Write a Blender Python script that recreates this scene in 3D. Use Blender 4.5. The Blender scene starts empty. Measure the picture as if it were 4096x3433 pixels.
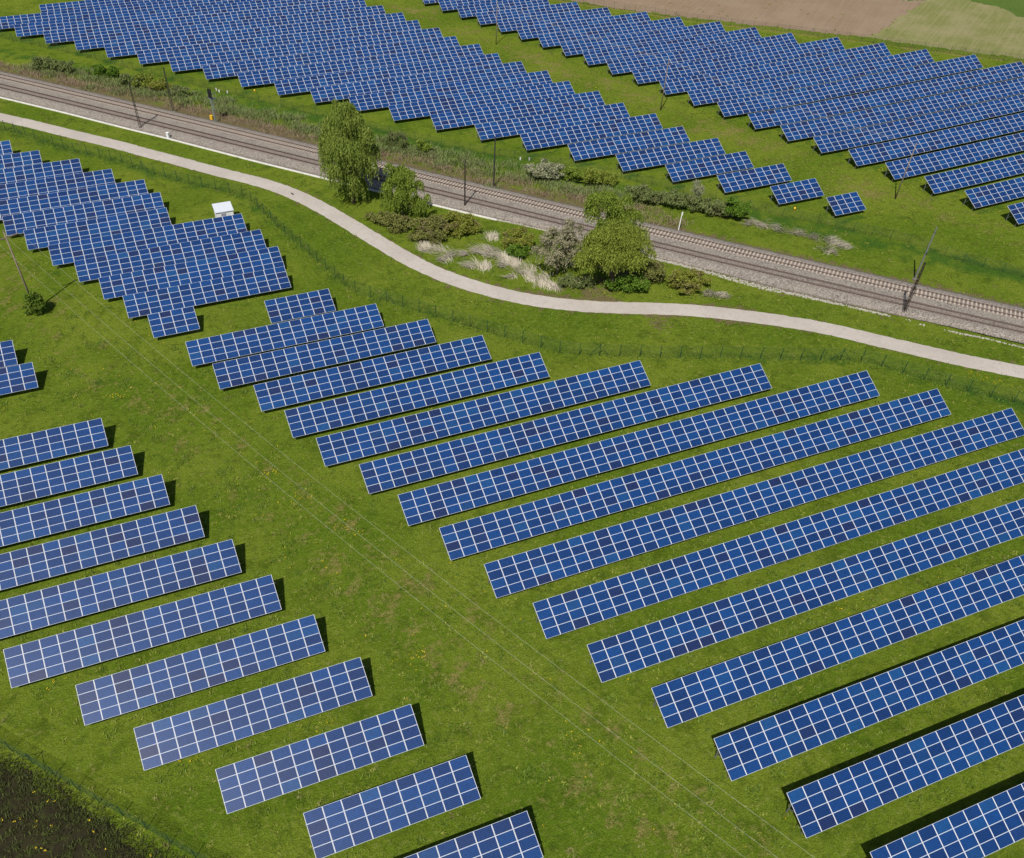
import bpy, math, random
import numpy as np
from mathutils import Matrix, Vector
random.seed(7); RNG = np.random.default_rng(7)
R = math.radians

# ------------------------------------------------------------------ camera, world, sun, exposure
sc = bpy.context.scene
W0, CAMH = 4096.0, 71.2935
cd = bpy.data.cameras.new("camera"); cam = bpy.data.objects.new("camera", cd)
sc.collection.objects.link(cam); sc.camera = cam
cd.sensor_width = 36.0; cd.sensor_fit = 'HORIZONTAL'; cd.lens = 3416.83 / W0 * 36.0
cd.shift_x = 167.727 / W0; cd.shift_y = 473.226 / W0
cd.clip_start = 0.5; cd.clip_end = 9000
r_, u_, b_ = (0.926434, -0.376266, 0.012035), (0.268049, 0.681758, 0.680703), (-0.264331, -0.6274, 0.732461)
cam.matrix_world = Matrix(((r_[0], u_[0], b_[0], 0), (r_[1], u_[1], b_[1], 0), (r_[2], u_[2], b_[2], CAMH), (0, 0, 0, 1)))

SUN_EL, SUN_AZ = 53.0, 222.0          # degrees; azimuth clockwise from +Y
wd = bpy.data.worlds.new("World"); sc.world = wd; wd.use_nodes = True
nt = wd.node_tree; nt.nodes.clear()
sky = nt.nodes.new('ShaderNodeTexSky'); sky.sky_type = 'NISHITA'; sky.sun_disc = False
sky.sun_elevation = R(SUN_EL); sky.sun_rotation = R(SUN_AZ); sky.air_density = 1.0; sky.dust_density = 1.2
bg = nt.nodes.new('ShaderNodeBackground'); bg.inputs[1].default_value = 0.065
wo = nt.nodes.new('ShaderNodeOutputWorld')
nt.links.new(sky.outputs[0], bg.inputs[0]); nt.links.new(bg.outputs[0], wo.inputs[0])
sl = bpy.data.lights.new("sun", 'SUN'); sl.energy = 4.7; sl.angle = R(0.5); sl.color = (1.0, 0.955, 0.88)
so = bpy.data.objects.new("sun", sl); sc.collection.objects.link(so)
sd = Vector((math.sin(R(SUN_AZ)) * math.cos(R(SUN_EL)), math.cos(R(SUN_AZ)) * math.cos(R(SUN_EL)), math.sin(R(SUN_EL))))
so.rotation_euler = sd.to_track_quat('Z', 'Y').to_euler(); so.location = sd * 300
sc.view_settings.view_transform = 'Standard'; sc.view_settings.look = 'None'
sc.view_settings.exposure = 0.0; sc.view_settings.gamma = 1.0
try:
    sc.cycles.max_bounces = 6; sc.cycles.transparent_max_bounces = 16; sc.cycles.diffuse_bounces = 2
    sc.cycles.glossy_bounces = 2; sc.cycles.caustics_reflective = False; sc.cycles.caustics_refractive = False
except Exception: pass

# ------------------------------------------------------------------ helpers
COL = sc.collection
def G(x, y=0):
    """height of the ground: flat, rising gently to the east"""
    t = x - 140.0
    return 0.035 * 0.5 * (t + np.sqrt(t * t + 64.0))
def tag(o, label=None, cat=None, group=None, kind=None):
    if label: o['label'] = label
    if cat: o['category'] = cat
    if group: o['group'] = group
    if kind: o['kind'] = kind
    return o
def empty(name, loc=(0, 0, 0), rz=0.0):
    o = bpy.data.objects.new(name, None); COL.objects.link(o)
    o.location = loc; o.rotation_euler = (0, 0, rz); o.empty_display_size = .3
    return o
def link(name, me, mat=None, parent=None):
    o = bpy.data.objects.new(name, me); COL.objects.link(o)
    if mat is not None:
        for m in (mat if isinstance(mat, (list, tuple)) else [mat]): me.materials.append(m)
    if parent is not None: o.parent = parent
    return o
def np_mesh(name, V, F, uv=None, smooth=False, attrs=None, mi=None):
    """V (n,3), F (m,4 or 3) arrays"""
    V = np.ascontiguousarray(V, dtype=np.float32); F = np.ascontiguousarray(F, dtype=np.int32)
    me = bpy.data.meshes.new(name); k = F.shape[1]
    me.vertices.add(len(V)); me.vertices.foreach_set('co', V.ravel())
    me.loops.add(F.size); me.loops.foreach_set('vertex_index', F.ravel())
    me.polygons.add(len(F)); me.polygons.foreach_set('loop_start', np.arange(0, F.size, k, dtype=np.int32))
    try: me.polygons.foreach_set('loop_total', np.full(len(F), k, dtype=np.int32))
    except Exception: pass
    if mi is not None: me.polygons.foreach_set('material_index', np.asarray(mi, dtype=np.int32))
    me.update(calc_edges=True)
    if uv is not None:
        l = me.uv_layers.new(name='UVMap'); l.data.foreach_set('uv', np.asarray(uv, dtype=np.float32).ravel())
    for an, (dom, arr) in (attrs or {}).items():
        a = me.attributes.new(an, 'FLOAT', dom); a.data.foreach_set('value', np.asarray(arr, dtype=np.float32))
    if smooth: me.polygons.foreach_set('use_smooth', np.ones(len(F), dtype=bool))
    me.validate(); return me
class MB:
    """collects boxes, bars and tubes into one mesh"""
    def __init__(s): s.v = []; s.f = []; s.mi = []
    def add(s, vs, fs, m=0):
        n = len(s.v); s.v += [tuple(map(float, v)) for v in vs]
        for f in fs: s.f.append([n + i for i in f]); s.mi.append(m)
    def box(s, lo, hi, m=0, M=None):
        x0, y0, z0 = lo; x1, y1, z1 = hi
        vs = [(x0,y0,z0),(x1,y0,z0),(x1,y1,z0),(x0,y1,z0),(x0,y0,z1),(x1,y0,z1),(x1,y1,z1),(x0,y1,z1)]
        if M is not None: vs = [M @ Vector(v) for v in vs]
        s.add(vs, [(0,3,2,1),(4,5,6,7),(0,1,5,4),(1,2,6,5),(2,3,7,6),(3,0,4,7)], m)
    def tube(s, pts, rad, n=6, m=0, cap=True):
        pts = [Vector(p) for p in pts]
        if not hasattr(rad, '__len__'): rad = [rad] * len(pts)
        base = len(s.v); ax = None
        for i, p in enumerate(pts):
            d = (pts[min(i+1, len(pts)-1)] - pts[max(i-1, 0)]).normalized()
            if ax is None:
                ax = d.cross(Vector((0,0,1)));
                if ax.length < 1e-3: ax = Vector((1,0,0))
            ax = (ax - d * ax.dot(d)).normalized(); bx = d.cross(ax)
            for k in range(n):
                t = 2*math.pi*k/n
                s.v.append(tuple(p + (ax*math.cos(t) + bx*math.sin(t)) * rad[i]))
        for i in range(len(pts)-1):
            for k in range(n):
                a = base+i*n+k; b = base+i*n+(k+1) % n
                s.f.append([a, b, b+n, a+n]); s.mi.append(m)
        if cap:
            s.f.append([base+k for k in range(n)][::-1]); s.mi.append(m)
            s.f.append([base+(len(pts)-1)*n+k for k in range(n)]); s.mi.append(m)
    def bar(s, a, b, w, h=None, m=0):
        a = Vector(a); b = Vector(b); d = b - a; L_ = d.length; h = h or w
        q = d.to_track_quat('Z', 'Y').to_matrix().to_4x4(); q.translation = a
        s.box((-w/2, -h/2, 0), (w/2, h/2, L_), m, q)
    def build(s, name, mats, parent=None, smooth=False):
        me = bpy.data.meshes.new(name); me.from_pydata(s.v, [], s.f)
        me.polygons.foreach_set('material_index', s.mi)
        if smooth: me.polygons.foreach_set('use_smooth', [True]*len(s.f))
        me.update(); return link(name, me, mats, parent)

# ------------------------------------------------------------------ materials
def newmat(name):
    m = bpy.data.materials.new(name); m.use_nodes = True; t = m.node_tree
    return m, t, t.nodes['Principled BSDF']
class N:
    """thin node-graph writer"""
    def __init__(s, t): s.t = t
    def n(s, typ, **kw):
        q = s.t.nodes.new(typ)
        for k, v in kw.items(): setattr(q, k, v)
        return q
    def put(s, sock, v):
        if hasattr(v, 'is_output') or isinstance(v, bpy.types.NodeSocket): s.t.links.new(v, sock)
        else: sock.default_value = v
    def math(s, op, a, b=None, c=None, clamp=False):
        q = s.n('ShaderNodeMath', operation=op, use_clamp=clamp); s.put(q.inputs[0], a)
        if b is not None: s.put(q.inputs[1], b)
        if c is not None: s.put(q.inputs[2], c)
        return q.outputs[0]
    def noise(s, vec, scale, detail=4, rough=.55, lac=2.0, dist=0.0):
        q = s.n('ShaderNodeTexNoise'); s.put(q.inputs['Vector'], vec); q.inputs['Scale'].default_value = scale
        q.inputs['Detail'].default_value = detail; q.inputs['Roughness'].default_value = rough; q.inputs['Distortion'].default_value = dist
        return q.outputs['Fac']
    def ramp(s, f, a, b, smooth=True):
        q = s.n('ShaderNodeMapRange', clamp=True); q.interpolation_type = 'SMOOTHSTEP' if smooth else 'LINEAR'
        s.put(q.inputs[0], f); s.put(q.inputs[1], a); s.put(q.inputs[2], b); return q.outputs[0]
    def mix(s, f, a, b, mode='MIX'):
        q = s.n('ShaderNodeMix', data_type='RGBA', blend_type=mode); s.put(q.inputs[0], f)
        s.put(q.inputs[6], c4(a)); s.put(q.inputs[7], c4(b)); return q.outputs[2]
    def attr(s, name):
        return s.n('ShaderNodeAttribute', attribute_name=name).outputs['Fac']
    def pos(s): return s.n('ShaderNodeTexCoord').outputs['Object']
    def world(s): return s.n('ShaderNodeNewGeometry').outputs['Position']
    def vmul(s, v, k):
        q = s.n('ShaderNodeVectorMath', operation='MULTIPLY'); s.put(q.inputs[0], v); q.inputs[1].default_value = k; return q.outputs[0]
    def bump(s, h, dist, strength, bsdf):
        q = s.n('ShaderNodeBump'); q.inputs['Strength'].default_value = strength; q.inputs['Distance'].default_value = dist
        s.put(q.inputs['Height'], h); s.t.links.new(q.outputs[0], bsdf.inputs['Normal'])
def c4(c):
    if isinstance(c, bpy.types.NodeSocket) or isinstance(c, (int, float)): return c
    return tuple(c) + (1.0,) if len(c) == 3 else c
def flat(name, col, rough=.6, metal=0.0, var=.12, scale=3.0, spec=.4):
    m, t, b = newmat(name); g = N(t); f = g.noise(g.pos(), scale, 5, .6)
    k = g.ramp(f, .25, .75)
    g.put(b.inputs['Base Color'], g.mix(k, tuple(c*(1-var) for c in col), tuple(min(1, c*(1+var)) for c in col)))
    b.inputs['Roughness'].default_value = rough; b.inputs['Metallic'].default_value = metal
    b.inputs['Specular IOR Level'].default_value = spec
    return m

# --- ground grass
GRASS_A = (.094, .150, .012); GRASS_B = (.148, .195, .020); LUSH = (.034, .092, .014); DRY = (.205, .175, .048); SOILY = (.105, .078, .040); STRAW = (.235, .180, .105)
def grass_mat(name='grass', a=GRASS_A, b=GRASS_B):
    m, t, bs = newmat(name); g = N(t); P = g.world()
    n1 = g.noise(P, .055, 4, .6); n2 = g.noise(P, .32, 5, .62); n3 = g.noise(P, 1.7, 5, .66); n4 = g.noise(P, 7.5, 4, .7)
    # blades lie one way: fine anisotropic fibre
    n5 = g.noise(g.vmul(P, (2.4, 7.5, 1)), 1.0, 4, .75, dist=1.6)
    col = g.mix(g.ramp(n1, .35, .65), a, b)
    col = g.mix(g.math('MULTIPLY', g.ramp(n2, .48, .68), .65), col, tuple(x*.66 for x in a))
    col = g.mix(g.math('MULTIPLY', g.ramp(n3, .50, .66), .7), col, (.178, .210, .042))
    col = g.mix(g.math('MULTIPLY', g.ramp(g.noise(P, .75, 5, .65, dist=.6), .52, .66), .5), col, (.052, .090, .010))
    # dark lush patches
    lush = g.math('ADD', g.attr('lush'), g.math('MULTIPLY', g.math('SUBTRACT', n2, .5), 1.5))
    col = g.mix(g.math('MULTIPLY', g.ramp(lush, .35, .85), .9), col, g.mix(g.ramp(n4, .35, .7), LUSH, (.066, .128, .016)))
    # dry grass
    dry = g.math('ADD', g.attr('dry'), g.math('ADD', g.math('MULTIPLY', g.math('SUBTRACT', n3, .5), 1.3), g.math('MULTIPLY', g.math('SUBTRACT', n2, .5), 1.6)))
    dcol = g.mix(g.ramp(n4, .4, .65), DRY, (.25, .215, .080))
    col = g.mix(g.math('MULTIPLY', g.ramp(dry, .38, .85), .8), col, dcol)
    # brownish straw ground on the railway bank
    br = g.math('ADD', g.attr('straw'), g.math('ADD', g.math('MULTIPLY', g.math('SUBTRACT', n3, .5), 1.6), g.math('MULTIPLY', g.math('SUBTRACT', n2, .5), 1.4)))
    bcol = g.mix(g.ramp(n4, .35, .7), SOILY, STRAW)
    col = g.mix(g.math('MULTIPLY', g.ramp(br, .5, .8), .85), col, bcol)
    # fine contrast between blades
    fine = g.math('ADD', g.math('MULTIPLY', n4, .55), g.math('MULTIPLY', n5, .45))
    val = g.math('MULTIPLY_ADD', g.ramp(fine, .32, .68, False), 1.5, .30)
    q = g.n('ShaderNodeMix', data_type='RGBA', blend_type='MULTIPLY'); q.inputs[0].default_value = 1.0
    t.links.new(col, q.inputs[6]); cc = g.n('ShaderNodeCombineColor'); [t.links.new(val, cc.inputs[i]) for i in range(3)]
    t.links.new(cc.outputs[0], q.inputs[7]); col = q.outputs[2]
    # small dandelions and seed heads
    v = g.n('ShaderNodeTexVoronoi'); v.inputs['Scale'].default_value = 1.1; t.links.new(P, v.inputs['Vector'])
    sel = g.math('LESS_THAN', v.outputs['Distance'], .075)
    rr = g.n('ShaderNodeSeparateColor'); t.links.new(v.outputs['Color'], rr.inputs[0])
    sel = g.math('MULTIPLY', sel, g.math('LESS_THAN', rr.outputs[0], g.math('MULTIPLY', g.ramp(n1, .45, .7), .03)))
    col = g.mix(sel, col, (.45, .36, .03))
    t.links.new(col, bs.inputs['Base Color']); bs.inputs['Roughness'].default_value = .95; bs.inputs['Specular IOR Level'].default_value = .0
    h = g.math('ADD', g.math('MULTIPLY', n4, .5), g.math('ADD', g.math('MULTIPLY', n5, .4), g.math('MULTIPLY', n3, .9)))
    g.bump(h, .35, .8, bs)
    return m
M_GRASS = grass_mat()
def soil_mat(name, c1, c2, c3=None, bump=.2, furrow=0.0, ang=0.0):
    m, t, bs = newmat(name); g = N(t); P = g.world()
    n2 = g.noise(P, .12, 5, .6); n3 = g.noise(P, 1.1, 6, .7); n4 = g.noise(P, 6, 4, .7)
    col = g.mix(g.ramp(n2, .35, .68), c1, c2)
    if c3: col = g.mix(g.math('MULTIPLY', g.ramp(n3, .5, .66), .75), col, c3)
    if furrow:
        mp = g.n('ShaderNodeMapping'); mp.inputs['Rotation'].default_value = (0, 0, ang); t.links.new(P, mp.inputs[0])
        f = g.noise(g.vmul(mp.outputs[0], (.04, 1.6, 1)), 1.0, 4, .6)
        col = g.mix(g.math('MULTIPLY', g.ramp(f, .42, .62), furrow), col, tuple(x*1.25 for x in c2))
    val = g.math('MULTIPLY_ADD', n4, .7, .65); cc = g.n('ShaderNodeCombineColor'); [t.links.new(val, cc.inputs[i]) for i in range(3)]
    q = g.n('ShaderNodeMix', data_type='RGBA', blend_type='MULTIPLY'); q.inputs[0].default_value = 1.0
    t.links.new(col, q.inputs[6]); t.links.new(cc.outputs[0], q.inputs[7])
    t.links.new(q.outputs[2], bs.inputs['Base Color']); bs.inputs['Roughness'].default_value = .9; bs.inputs['Specular IOR Level'].default_value = .15
    g.bump(g.math('ADD', n3, g.math('MULTIPLY', n4, .5)), bump, .7, bs)
    return m
M_PLOUGH = soil_mat('ploughed_earth', (.235, .165, .110), (.265, .195, .135), (.245, .180, .090), .15, .22, R(-40))
M_MEADOW = soil_mat('mown_meadow', (.175, .185, .058), (.25, .225, .110), (.13, .165, .035), .2, .3, R(-35))
M_GREENF = soil_mat('green_crop', (.075, .125, .020), (.085, .14, .022), (.06, .105, .016), .2, .2, R(-55))
M_DARKSOIL = soil_mat('dark_soil', (.024, .020, .010), (.036, .032, .013), (.055, .072, .014), .3)
# --- path, ballast, concrete
M_PATH = soil_mat('path_gravel', (.42, .375, .33), (.475, .43, .385), (.385, .34, .295), .02)
def ballast_mat():
    m, t, bs = newmat('ballast'); g = N(t); P = g.world()
    v = g.n('ShaderNodeTexVoronoi'); v.inputs['Scale'].default_value = 7.0; t.links.new(P, v.inputs['Vector'])
    sp = g.n('ShaderNodeSeparateColor'); t.links.new(v.outputs['Color'], sp.inputs[0])
    n2 = g.noise(P, .22, 4, .6); n3 = g.noise(P, 3.2, 5, .7)
    col = g.mix(sp.outputs[0], (.105, .088, .075), (.40, .355, .305))
    col = g.mix(g.math('MULTIPLY', g.ramp(n2, .35, .7), .4), col, (.31, .265, .215))
    edge = g.attr('edge')
    col = g.mix(g.math('MULTIPLY', g.ramp(g.math('ADD', edge, g.math('SUBTRACT', n3, .5)), .45, .8), .85), col, (.115, .092, .060))
    rust = g.attr('rust')
    col = g.mix(g.math('MULTIPLY', rust, .75), col, (.115, .072, .052))
    t.links.new(col, bs.inputs['Base Color']); bs.inputs['Roughness'].default_value = .9
    g.bump(g.math('ADD', v.outputs['Distance'], n3), .12, .8, bs)
    return m
M_BALLAST = ballast_mat()
M_CONC = flat('pale_concrete', (.54, .52, .47), .8, var=.18, scale=2.5)
M_RUBBLE = flat('pale_rubble', (.42, .39, .33), .9, var=.3, scale=5)
M_SLEEPER = flat('concrete_sleeper', (.42, .355, .29), .85, var=.2, scale=4)
M_SLEEPER_D = flat('dusty_sleeper', (.21, .175, .15), .9, var=.3, scale=4)
M_RAIL = flat('rusty_rail', (.060, .034, .026), .6, var=.3, scale=6)
M_RAILTOP = flat('rail_head', (.085, .060, .050), .5, .2)
# --- metals, paints
M_ALU = flat('anodised_frame', (.74, .74, .77), .38, 0.0, var=.03, spec=.5)
M_STEEL = flat('galvanised_steel', (.20, .205, .21), .5, .3, var=.1)
M_WHITE = flat('white_paint', (.80, .80, .79), .5, var=.03)
M_SHEDROOF = flat('pale_roof_sheet', (.60, .63, .68), .45, var=.04)
M_GREY = flat('grey_door', (.30, .31, .35), .5, var=.06)
M_GREEN = flat('green_fence_paint', (.012, .055, .028), .55, var=.2)
M_DKFENCE = flat('weathered_post', (.05, .05, .035), .8, var=.3)
M_WOOD = flat('weathered_wood', (.21, .165, .125), .85, var=.25, scale=6)
M_MAST = flat('brown_mast_steel', (.034, .024, .018), .7, var=.3)
M_DKSTEEL = flat('dark_steel', (.035, .034, .032), .6, var=.2)
M_TEAL = flat('signal_grey_green', (.17, .22, .22), .6, var=.2)
M_BLACK = flat('black_plastic', (.012, .012, .013), .6)
M_YEL = flat('yellow_paint', (.80, .47, .02), .5)
M_WIRE = flat('aluminium_wire', (.52, .52, .42), .5, .0)
M_GLASSY = flat('ceramic', (.25, .2, .16), .3)
def mesh_fence_mat(name, col, cell=.11, wire=.016):
    m, t, bs = newmat(name); g = N(t)
    uv = g.n('ShaderNodeTexCoord').outputs['UV']; s = g.n('ShaderNodeSeparateXYZ'); t.links.new(uv, s.inputs[0])
    def ln(a): return g.math('LESS_THAN', g.math('FRACT', g.math('DIVIDE', a, cell)), wire/cell)
    a = g.math('MAXIMUM', ln(s.outputs[0]), ln(s.outputs[1]))
    bs.inputs['Base Color'].default_value = tuple(col)+(1,); bs.inputs['Roughness'].default_value = .7
    t.links.new(a, bs.inputs['Alpha']); return m
M_NET = mesh_fence_mat('green_wire_mesh', (.012, .06, .03), .12, .008)
M_NET4 = mesh_fence_mat('dense_green_mesh', (.010, .055, .032), .10, .012)
M_NETD = mesh_fence_mat('grey_wire_mesh', (.05, .055, .04), .2, .012)

# --- solar cells: one module is 1.64 x 0.985 m, UV in metres
def cell_mat():
    m, t, bs = newmat('solar_cells'); g = N(t)
    uv = g.n('ShaderNodeTexCoord').outputs['UV']; s = g.n('ShaderNodeSeparateXYZ'); t.links.new(uv, s.inputs[0])
    u, v = s.outputs[0], s.outputs[1]
    oi = g.n('ShaderNodeObjectInfo'); rnd = g.math('FRACT', g.math('ADD', oi.outputs['Random'], g.math('MULTIPLY', g.attr('mod_id'), .6180339)))
    rnd2 = g.math('FRACT', g.math('MULTIPLY', rnd, 17.31)); rnd3 = g.math('FRACT', g.math('MULTIPLY', rnd, 93.7))
    # polycrystalline mottling: one tone per cell plus crystal noise
    cu = g.math('FLOOR', g.math('DIVIDE', u, .1565)); cv = g.math('FLOOR', g.math('DIVIDE', v, .156))
    cmb = g.n('ShaderNodeCombineXYZ'); t.links.new(cu, cmb.inputs[0]); t.links.new(cv, cmb.inputs[1]); t.links.new(rnd, cmb.inputs[2])
    wn = g.n('ShaderNodeTexWhiteNoise', noise_dimensions='3D'); t.links.new(cmb.outputs[0], wn.inputs['Vector'])
    base = g.mix(rnd2, (.001, .021, .098), (.002, .042, .165))
    base = g.mix(g.ramp(rnd3, .80, 1.0), base, (.008, .015, .066))           # purplish modules
    base = g.mix(g.math('MULTIPLY', g.ramp(g.math('FRACT', g.math('MULTIPLY', rnd, 41.3)), .86, .97), .7), base, (.006, .062, .185))
    val = g.math('MULTIPLY_ADD', wn.outputs['Value'], .3, .85); cc = g.n('ShaderNodeCombineColor'); [t.links.new(val, cc.inputs[i]) for i in range(3)]
    q = g.n('ShaderNodeMix', data_type='RGBA', blend_type='MULTIPLY'); q.inputs[0].default_value = 1.0
    t.links.new(base, q.inputs[6]); t.links.new(cc.outputs[0], q.inputs[7]); base = q.outputs[2]
    fv = g.math('FRACT', g.math('DIVIDE', v, .156)); fu = g.math('FRACT', g.math('DIVIDE', u, .1565))
    gv = g.math('GREATER_THAN', g.math('ABSOLUTE', g.math('SUBTRACT', fv, .5)), .455)   # gaps between cell rows
    gu = g.math('GREATER_THAN', g.math('ABSOLUTE', g.math('SUBTRACT', fu, .5)), .478)
    bb = g.math('LESS_THAN', g.math('ABSOLUTE', g.math('SUBTRACT', g.math('FRACT', g.math('MULTIPLY', fv, 3.0)), .5)), .03)
    line = g.math('MAXIMUM', g.math('MULTIPLY', gv, .42), g.math('MAXIMUM', g.math('MULTIPLY', gu, .10), g.math('MULTIPLY', bb, .12)))
    col = g.mix(line, base, (.12, .23, .46))
    # white backing sheet round the cells
    inu = g.math('LESS_THAN', g.math('ABSOLUTE', g.math('SUBTRACT', u, .7825)), .7825)
    inv = g.math('LESS_THAN', g.math('ABSOLUTE', g.math('SUBTRACT', v, .468)), .468)
    col = g.mix(g.math('MULTIPLY', inu, inv), (.52, .56, .64), col)
    t.links.new(col, bs.inputs['Base Color']); bs.inputs['Roughness'].default_value = .6
    bs.inputs['Specular IOR Level'].default_value = .0
    bs.inputs['Coat Weight'].default_value = .85; bs.inputs['Coat Roughness'].default_value = .36; bs.inputs['Coat Tint'].default_value = (.85, .93, 1, 1)
    return m
M_CELL = cell_mat()

def leaf_mat(name, c1, c2, c3=None, trans=.25, rough=.6):
    m = bpy.data.materials.new(name); m.use_nodes = True; t = m.node_tree; t.nodes.clear(); g = N(t)
    tone = g.attr('tone'); P = g.world(); n = g.noise(P, .8, 3, .6)
    f = g.math('ADD', g.math('MULTIPLY', tone, .7), g.math('MULTIPLY', n, .5))
    col = g.mix(g.ramp(f, .25, .85, False), c1, c2)
    if c3: col = g.mix(g.math('MULTIPLY', g.ramp(g.noise(P, .45, 3, .6), .5, .66), .8), col, c3)
    d = g.n('ShaderNodeBsdfPrincipled'); t.links.new(col, d.inputs['Base Color']); d.inputs['Roughness'].default_value = rough
    d.inputs['Specular IOR Level'].default_value = .2
    tr = g.n('ShaderNodeBsdfTranslucent'); t.links.new(col, tr.inputs[0])
    mx = g.n('ShaderNodeMixShader'); mx.inputs[0].default_value = trans
    o = g.n('ShaderNodeOutputMaterial'); t.links.new(d.outputs[0], mx.inputs[1]); t.links.new(tr.outputs[0], mx.inputs[2]); t.links.new(mx.outputs[0], o.inputs[0])
    return m
L_WILLOW = leaf_mat('willow_leaf', (.130, .190, .026), (.275, .345, .065))
L_WILLOW2 = leaf_mat('young_willow_leaf', (.125, .190, .020), (.265, .345, .050))
L_GOLD = leaf_mat('yellow_green_leaf', (.145, .190, .022), (.29, .34, .055))
L_GREEN = leaf_mat('fresh_green_leaf', (.065, .145, .012), (.165, .27, .03))
L_OLIVE = leaf_mat('olive_leaf', (.150, .165, .045), (.255, .265, .070), (.225, .185, .100))
L_OLIVE2 = leaf_mat('olive_yellow_leaf', (.170, .195, .030), (.295, .315, .050), (.240, .205, .085))
L_PALE = leaf_mat('pale_blossom', (.190, .210, .105), (.46, .46, .31), (.105, .125, .04), trans=.15)
L_GREYB = leaf_mat('grey_beige_leaf', (.190, .180, .105), (.40, .37, .24), (.10, .115, .035), trans=.15)
L_STRAW = leaf_mat('dry_reed', (.33, .29, .21), (.66, .60, .48), trans=.1)
L_BRSTRAW = leaf_mat('brown_reed', (.17, .12, .075), (.31, .235, .155), trans=.1)
L_TALL = leaf_mat('tall_grass', (.115, .165, .040), (.230, .270, .100), (.21, .21, .10), trans=.2)
L_WEED = leaf_mat('weed_leaf', (.060, .120, .010), (.170, .240, .030), trans=.2)
L_TUFT = leaf_mat('tuft_leaf', (.12, .17, .012), (.26, .29, .045), (.20, .18, .07), trans=.2)
L_YEL = leaf_mat('yellow_petal', (.55, .40, .01), (.80, .62, .03), trans=.2)
M_BARK = flat('bark', (.13, .10, .07), .9, var=.3, scale=5)

# ------------------------------------------------------------------ lines surveyed on the ground
RO = np.array([-18.877, 236.374]); RD = np.array([.661, -.75039]); RN = np.array([.75039, .661])
def tr_off(s, c):           # lateral position of a line along the railway
    return np.polyval([5.6e-07, -.00013, .0016, 0.0], s) + c
def railp(s, t): 
    s = np.asarray(s, float); t = tr_off(s, np.asarray(t, float))
    return RO[0] + RD[0]*s + RN[0]*t, RO[1] + RD[1]*s + RN[1]*t
def rail_st(x, y):
    s = (x-RO[0])*RD[0] + (y-RO[1])*RD[1]; t = (x-RO[0])*RN[0] + (y-RO[1])*RN[1]
    return s, t - tr_off(np.clip(s, -60, 260), 0)
def resample(P, step=1.5, sig=2.0):
    P = np.array(P, float); d = np.r_[0, np.cumsum(np.hypot(*np.diff(P, axis=0).T))]
    s = np.arange(0, d[-1], step); Q = np.c_[np.interp(s, d, P[:, 0]), np.interp(s, d, P[:, 1])]
    if sig > 0:
        k = np.arange(-8, 9); w = np.exp(-.5*(k*step/(sig*step))**2); w /= w.sum()
        E0 = 2*Q[0]-Q[8:0:-1]; E1 = 2*Q[-1]-Q[-2:-10:-1]; QQ = np.r_[E0, Q, E1]
        Q = np.c_[np.convolve(QQ[:, 0], w, 'valid'), np.convolve(QQ[:, 1], w, 'valid')]
    return Q
PATH_U = [(-48,243),(-19.8,214.2),(-14.8,208.9),(-7.6,200.7),(-0.6,193.2),(6.1,185.2),(12.7,178.2),(18.8,170.5),(23.2,166.1),(27.2,161.5),(29.5,158.0),(32.3,152.4),(34.9,145.6),(36.4,141.4),(39.0,134.3),(41.4,127.2),(43.9,121.8),(46.9,117.7),(49.8,113.8),(51.3,111.9),(56.2,107.1),(61.3,103.6),(68.7,100.1),(74.3,97.7),(79.7,95.0),(86,90.6),(93.0,85.2),(99.3,78.6),(104.0,73.5),(109.2,68.5),(113.5,64.9),(150,30)]
PATH_L = [(-48,238.5),(-19.9,209.7),(-12.6,202.2),(-5.6,194.3),(1.3,187.0),(7.8,179.0),(14.0,171.3),(20.2,164.3),(22.9,161.4),(26.3,156.5),(29.0,151.5),(31.2,146.6),(33.7,140.1),(36.2,132.9),(38.6,126.3),(41.1,120.4),(43.7,115.3),(46.6,111.4),(49.6,107.9),(54.6,103.9),(61.6,99.7),(69.0,96.6),(74.5,94.3),(79.5,91.0),(83.0,88.6),(87.7,85.5),(92.1,81.8),(95.8,77.7),(99.4,73.7),(103.2,69.7),(106.9,65.9),(110.8,62.5),(148,27)]
F1 = [(-40,228),(-20.1,205.4),(-14.6,198.7),(-10.9,193.2),(-7.1,188.1),(-2.5,184.1),(1.4,179.5),(5.3,173.7),(9.0,169.0),(13.3,164.0),(17.2,160.6),(20.7,156.8),(21.4,153.0),(22.2,148.5),(22.8,145.9),(23.2,143.6),(23.8,140.8),(24.5,137.8),(25.1,135.2),(25.8,132.5),(26.4,129.6),(27.1,126.6),(27.8,123.8),(28.4,121.2),(29.1,118.9),(30.5,116.8),(32.6,114.6),(34.5,112.3),(36.4,110.1),(38.1,108.0),(39.9,106.2),(41.5,104.2),(43.2,102.2),(45.2,99.9),(47.0,97.6),(49.0,95.4),(51.0,93.2),(52.6,91.5),(54.8,90.3),(57.3,89.2),(59.9,88.0),(62.6,86.8),(65.2,85.6),(67.9,84.5),(70.7,83.4),(73.6,82.3),(76.3,81.1),(79.0,79.9),(81.7,78.7),(84.5,77.5),(87.3,76.4),(90.0,75.4),(92.3,74.0),(94.3,71.6),(96.2,69.0),(98,66.5),(100,64.1),(102.1,61.9),(104.2,59.7),(106.2,57.6),(118,45)]
F2 = [(-34,283),(-18.3,265.6),(-8.2,253.6),(1.5,242.2),(14.3,224.5),(27.4,208.4),(36.5,197),(46.5,184.0),(56.5,171.7),(62,165),(68.6,158.6),(75.0,153.3),(80.0,148.8),(88.8,139.3),(96.6,129.9),(104.7,120.0),(108.5,115.2),(112.8,110.8),(117.0,106.0),(121.3,101.6),(124.2,97.3),(126,92.6),(129.4,87.6),(132.8,83.4),(145,70)]
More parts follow.
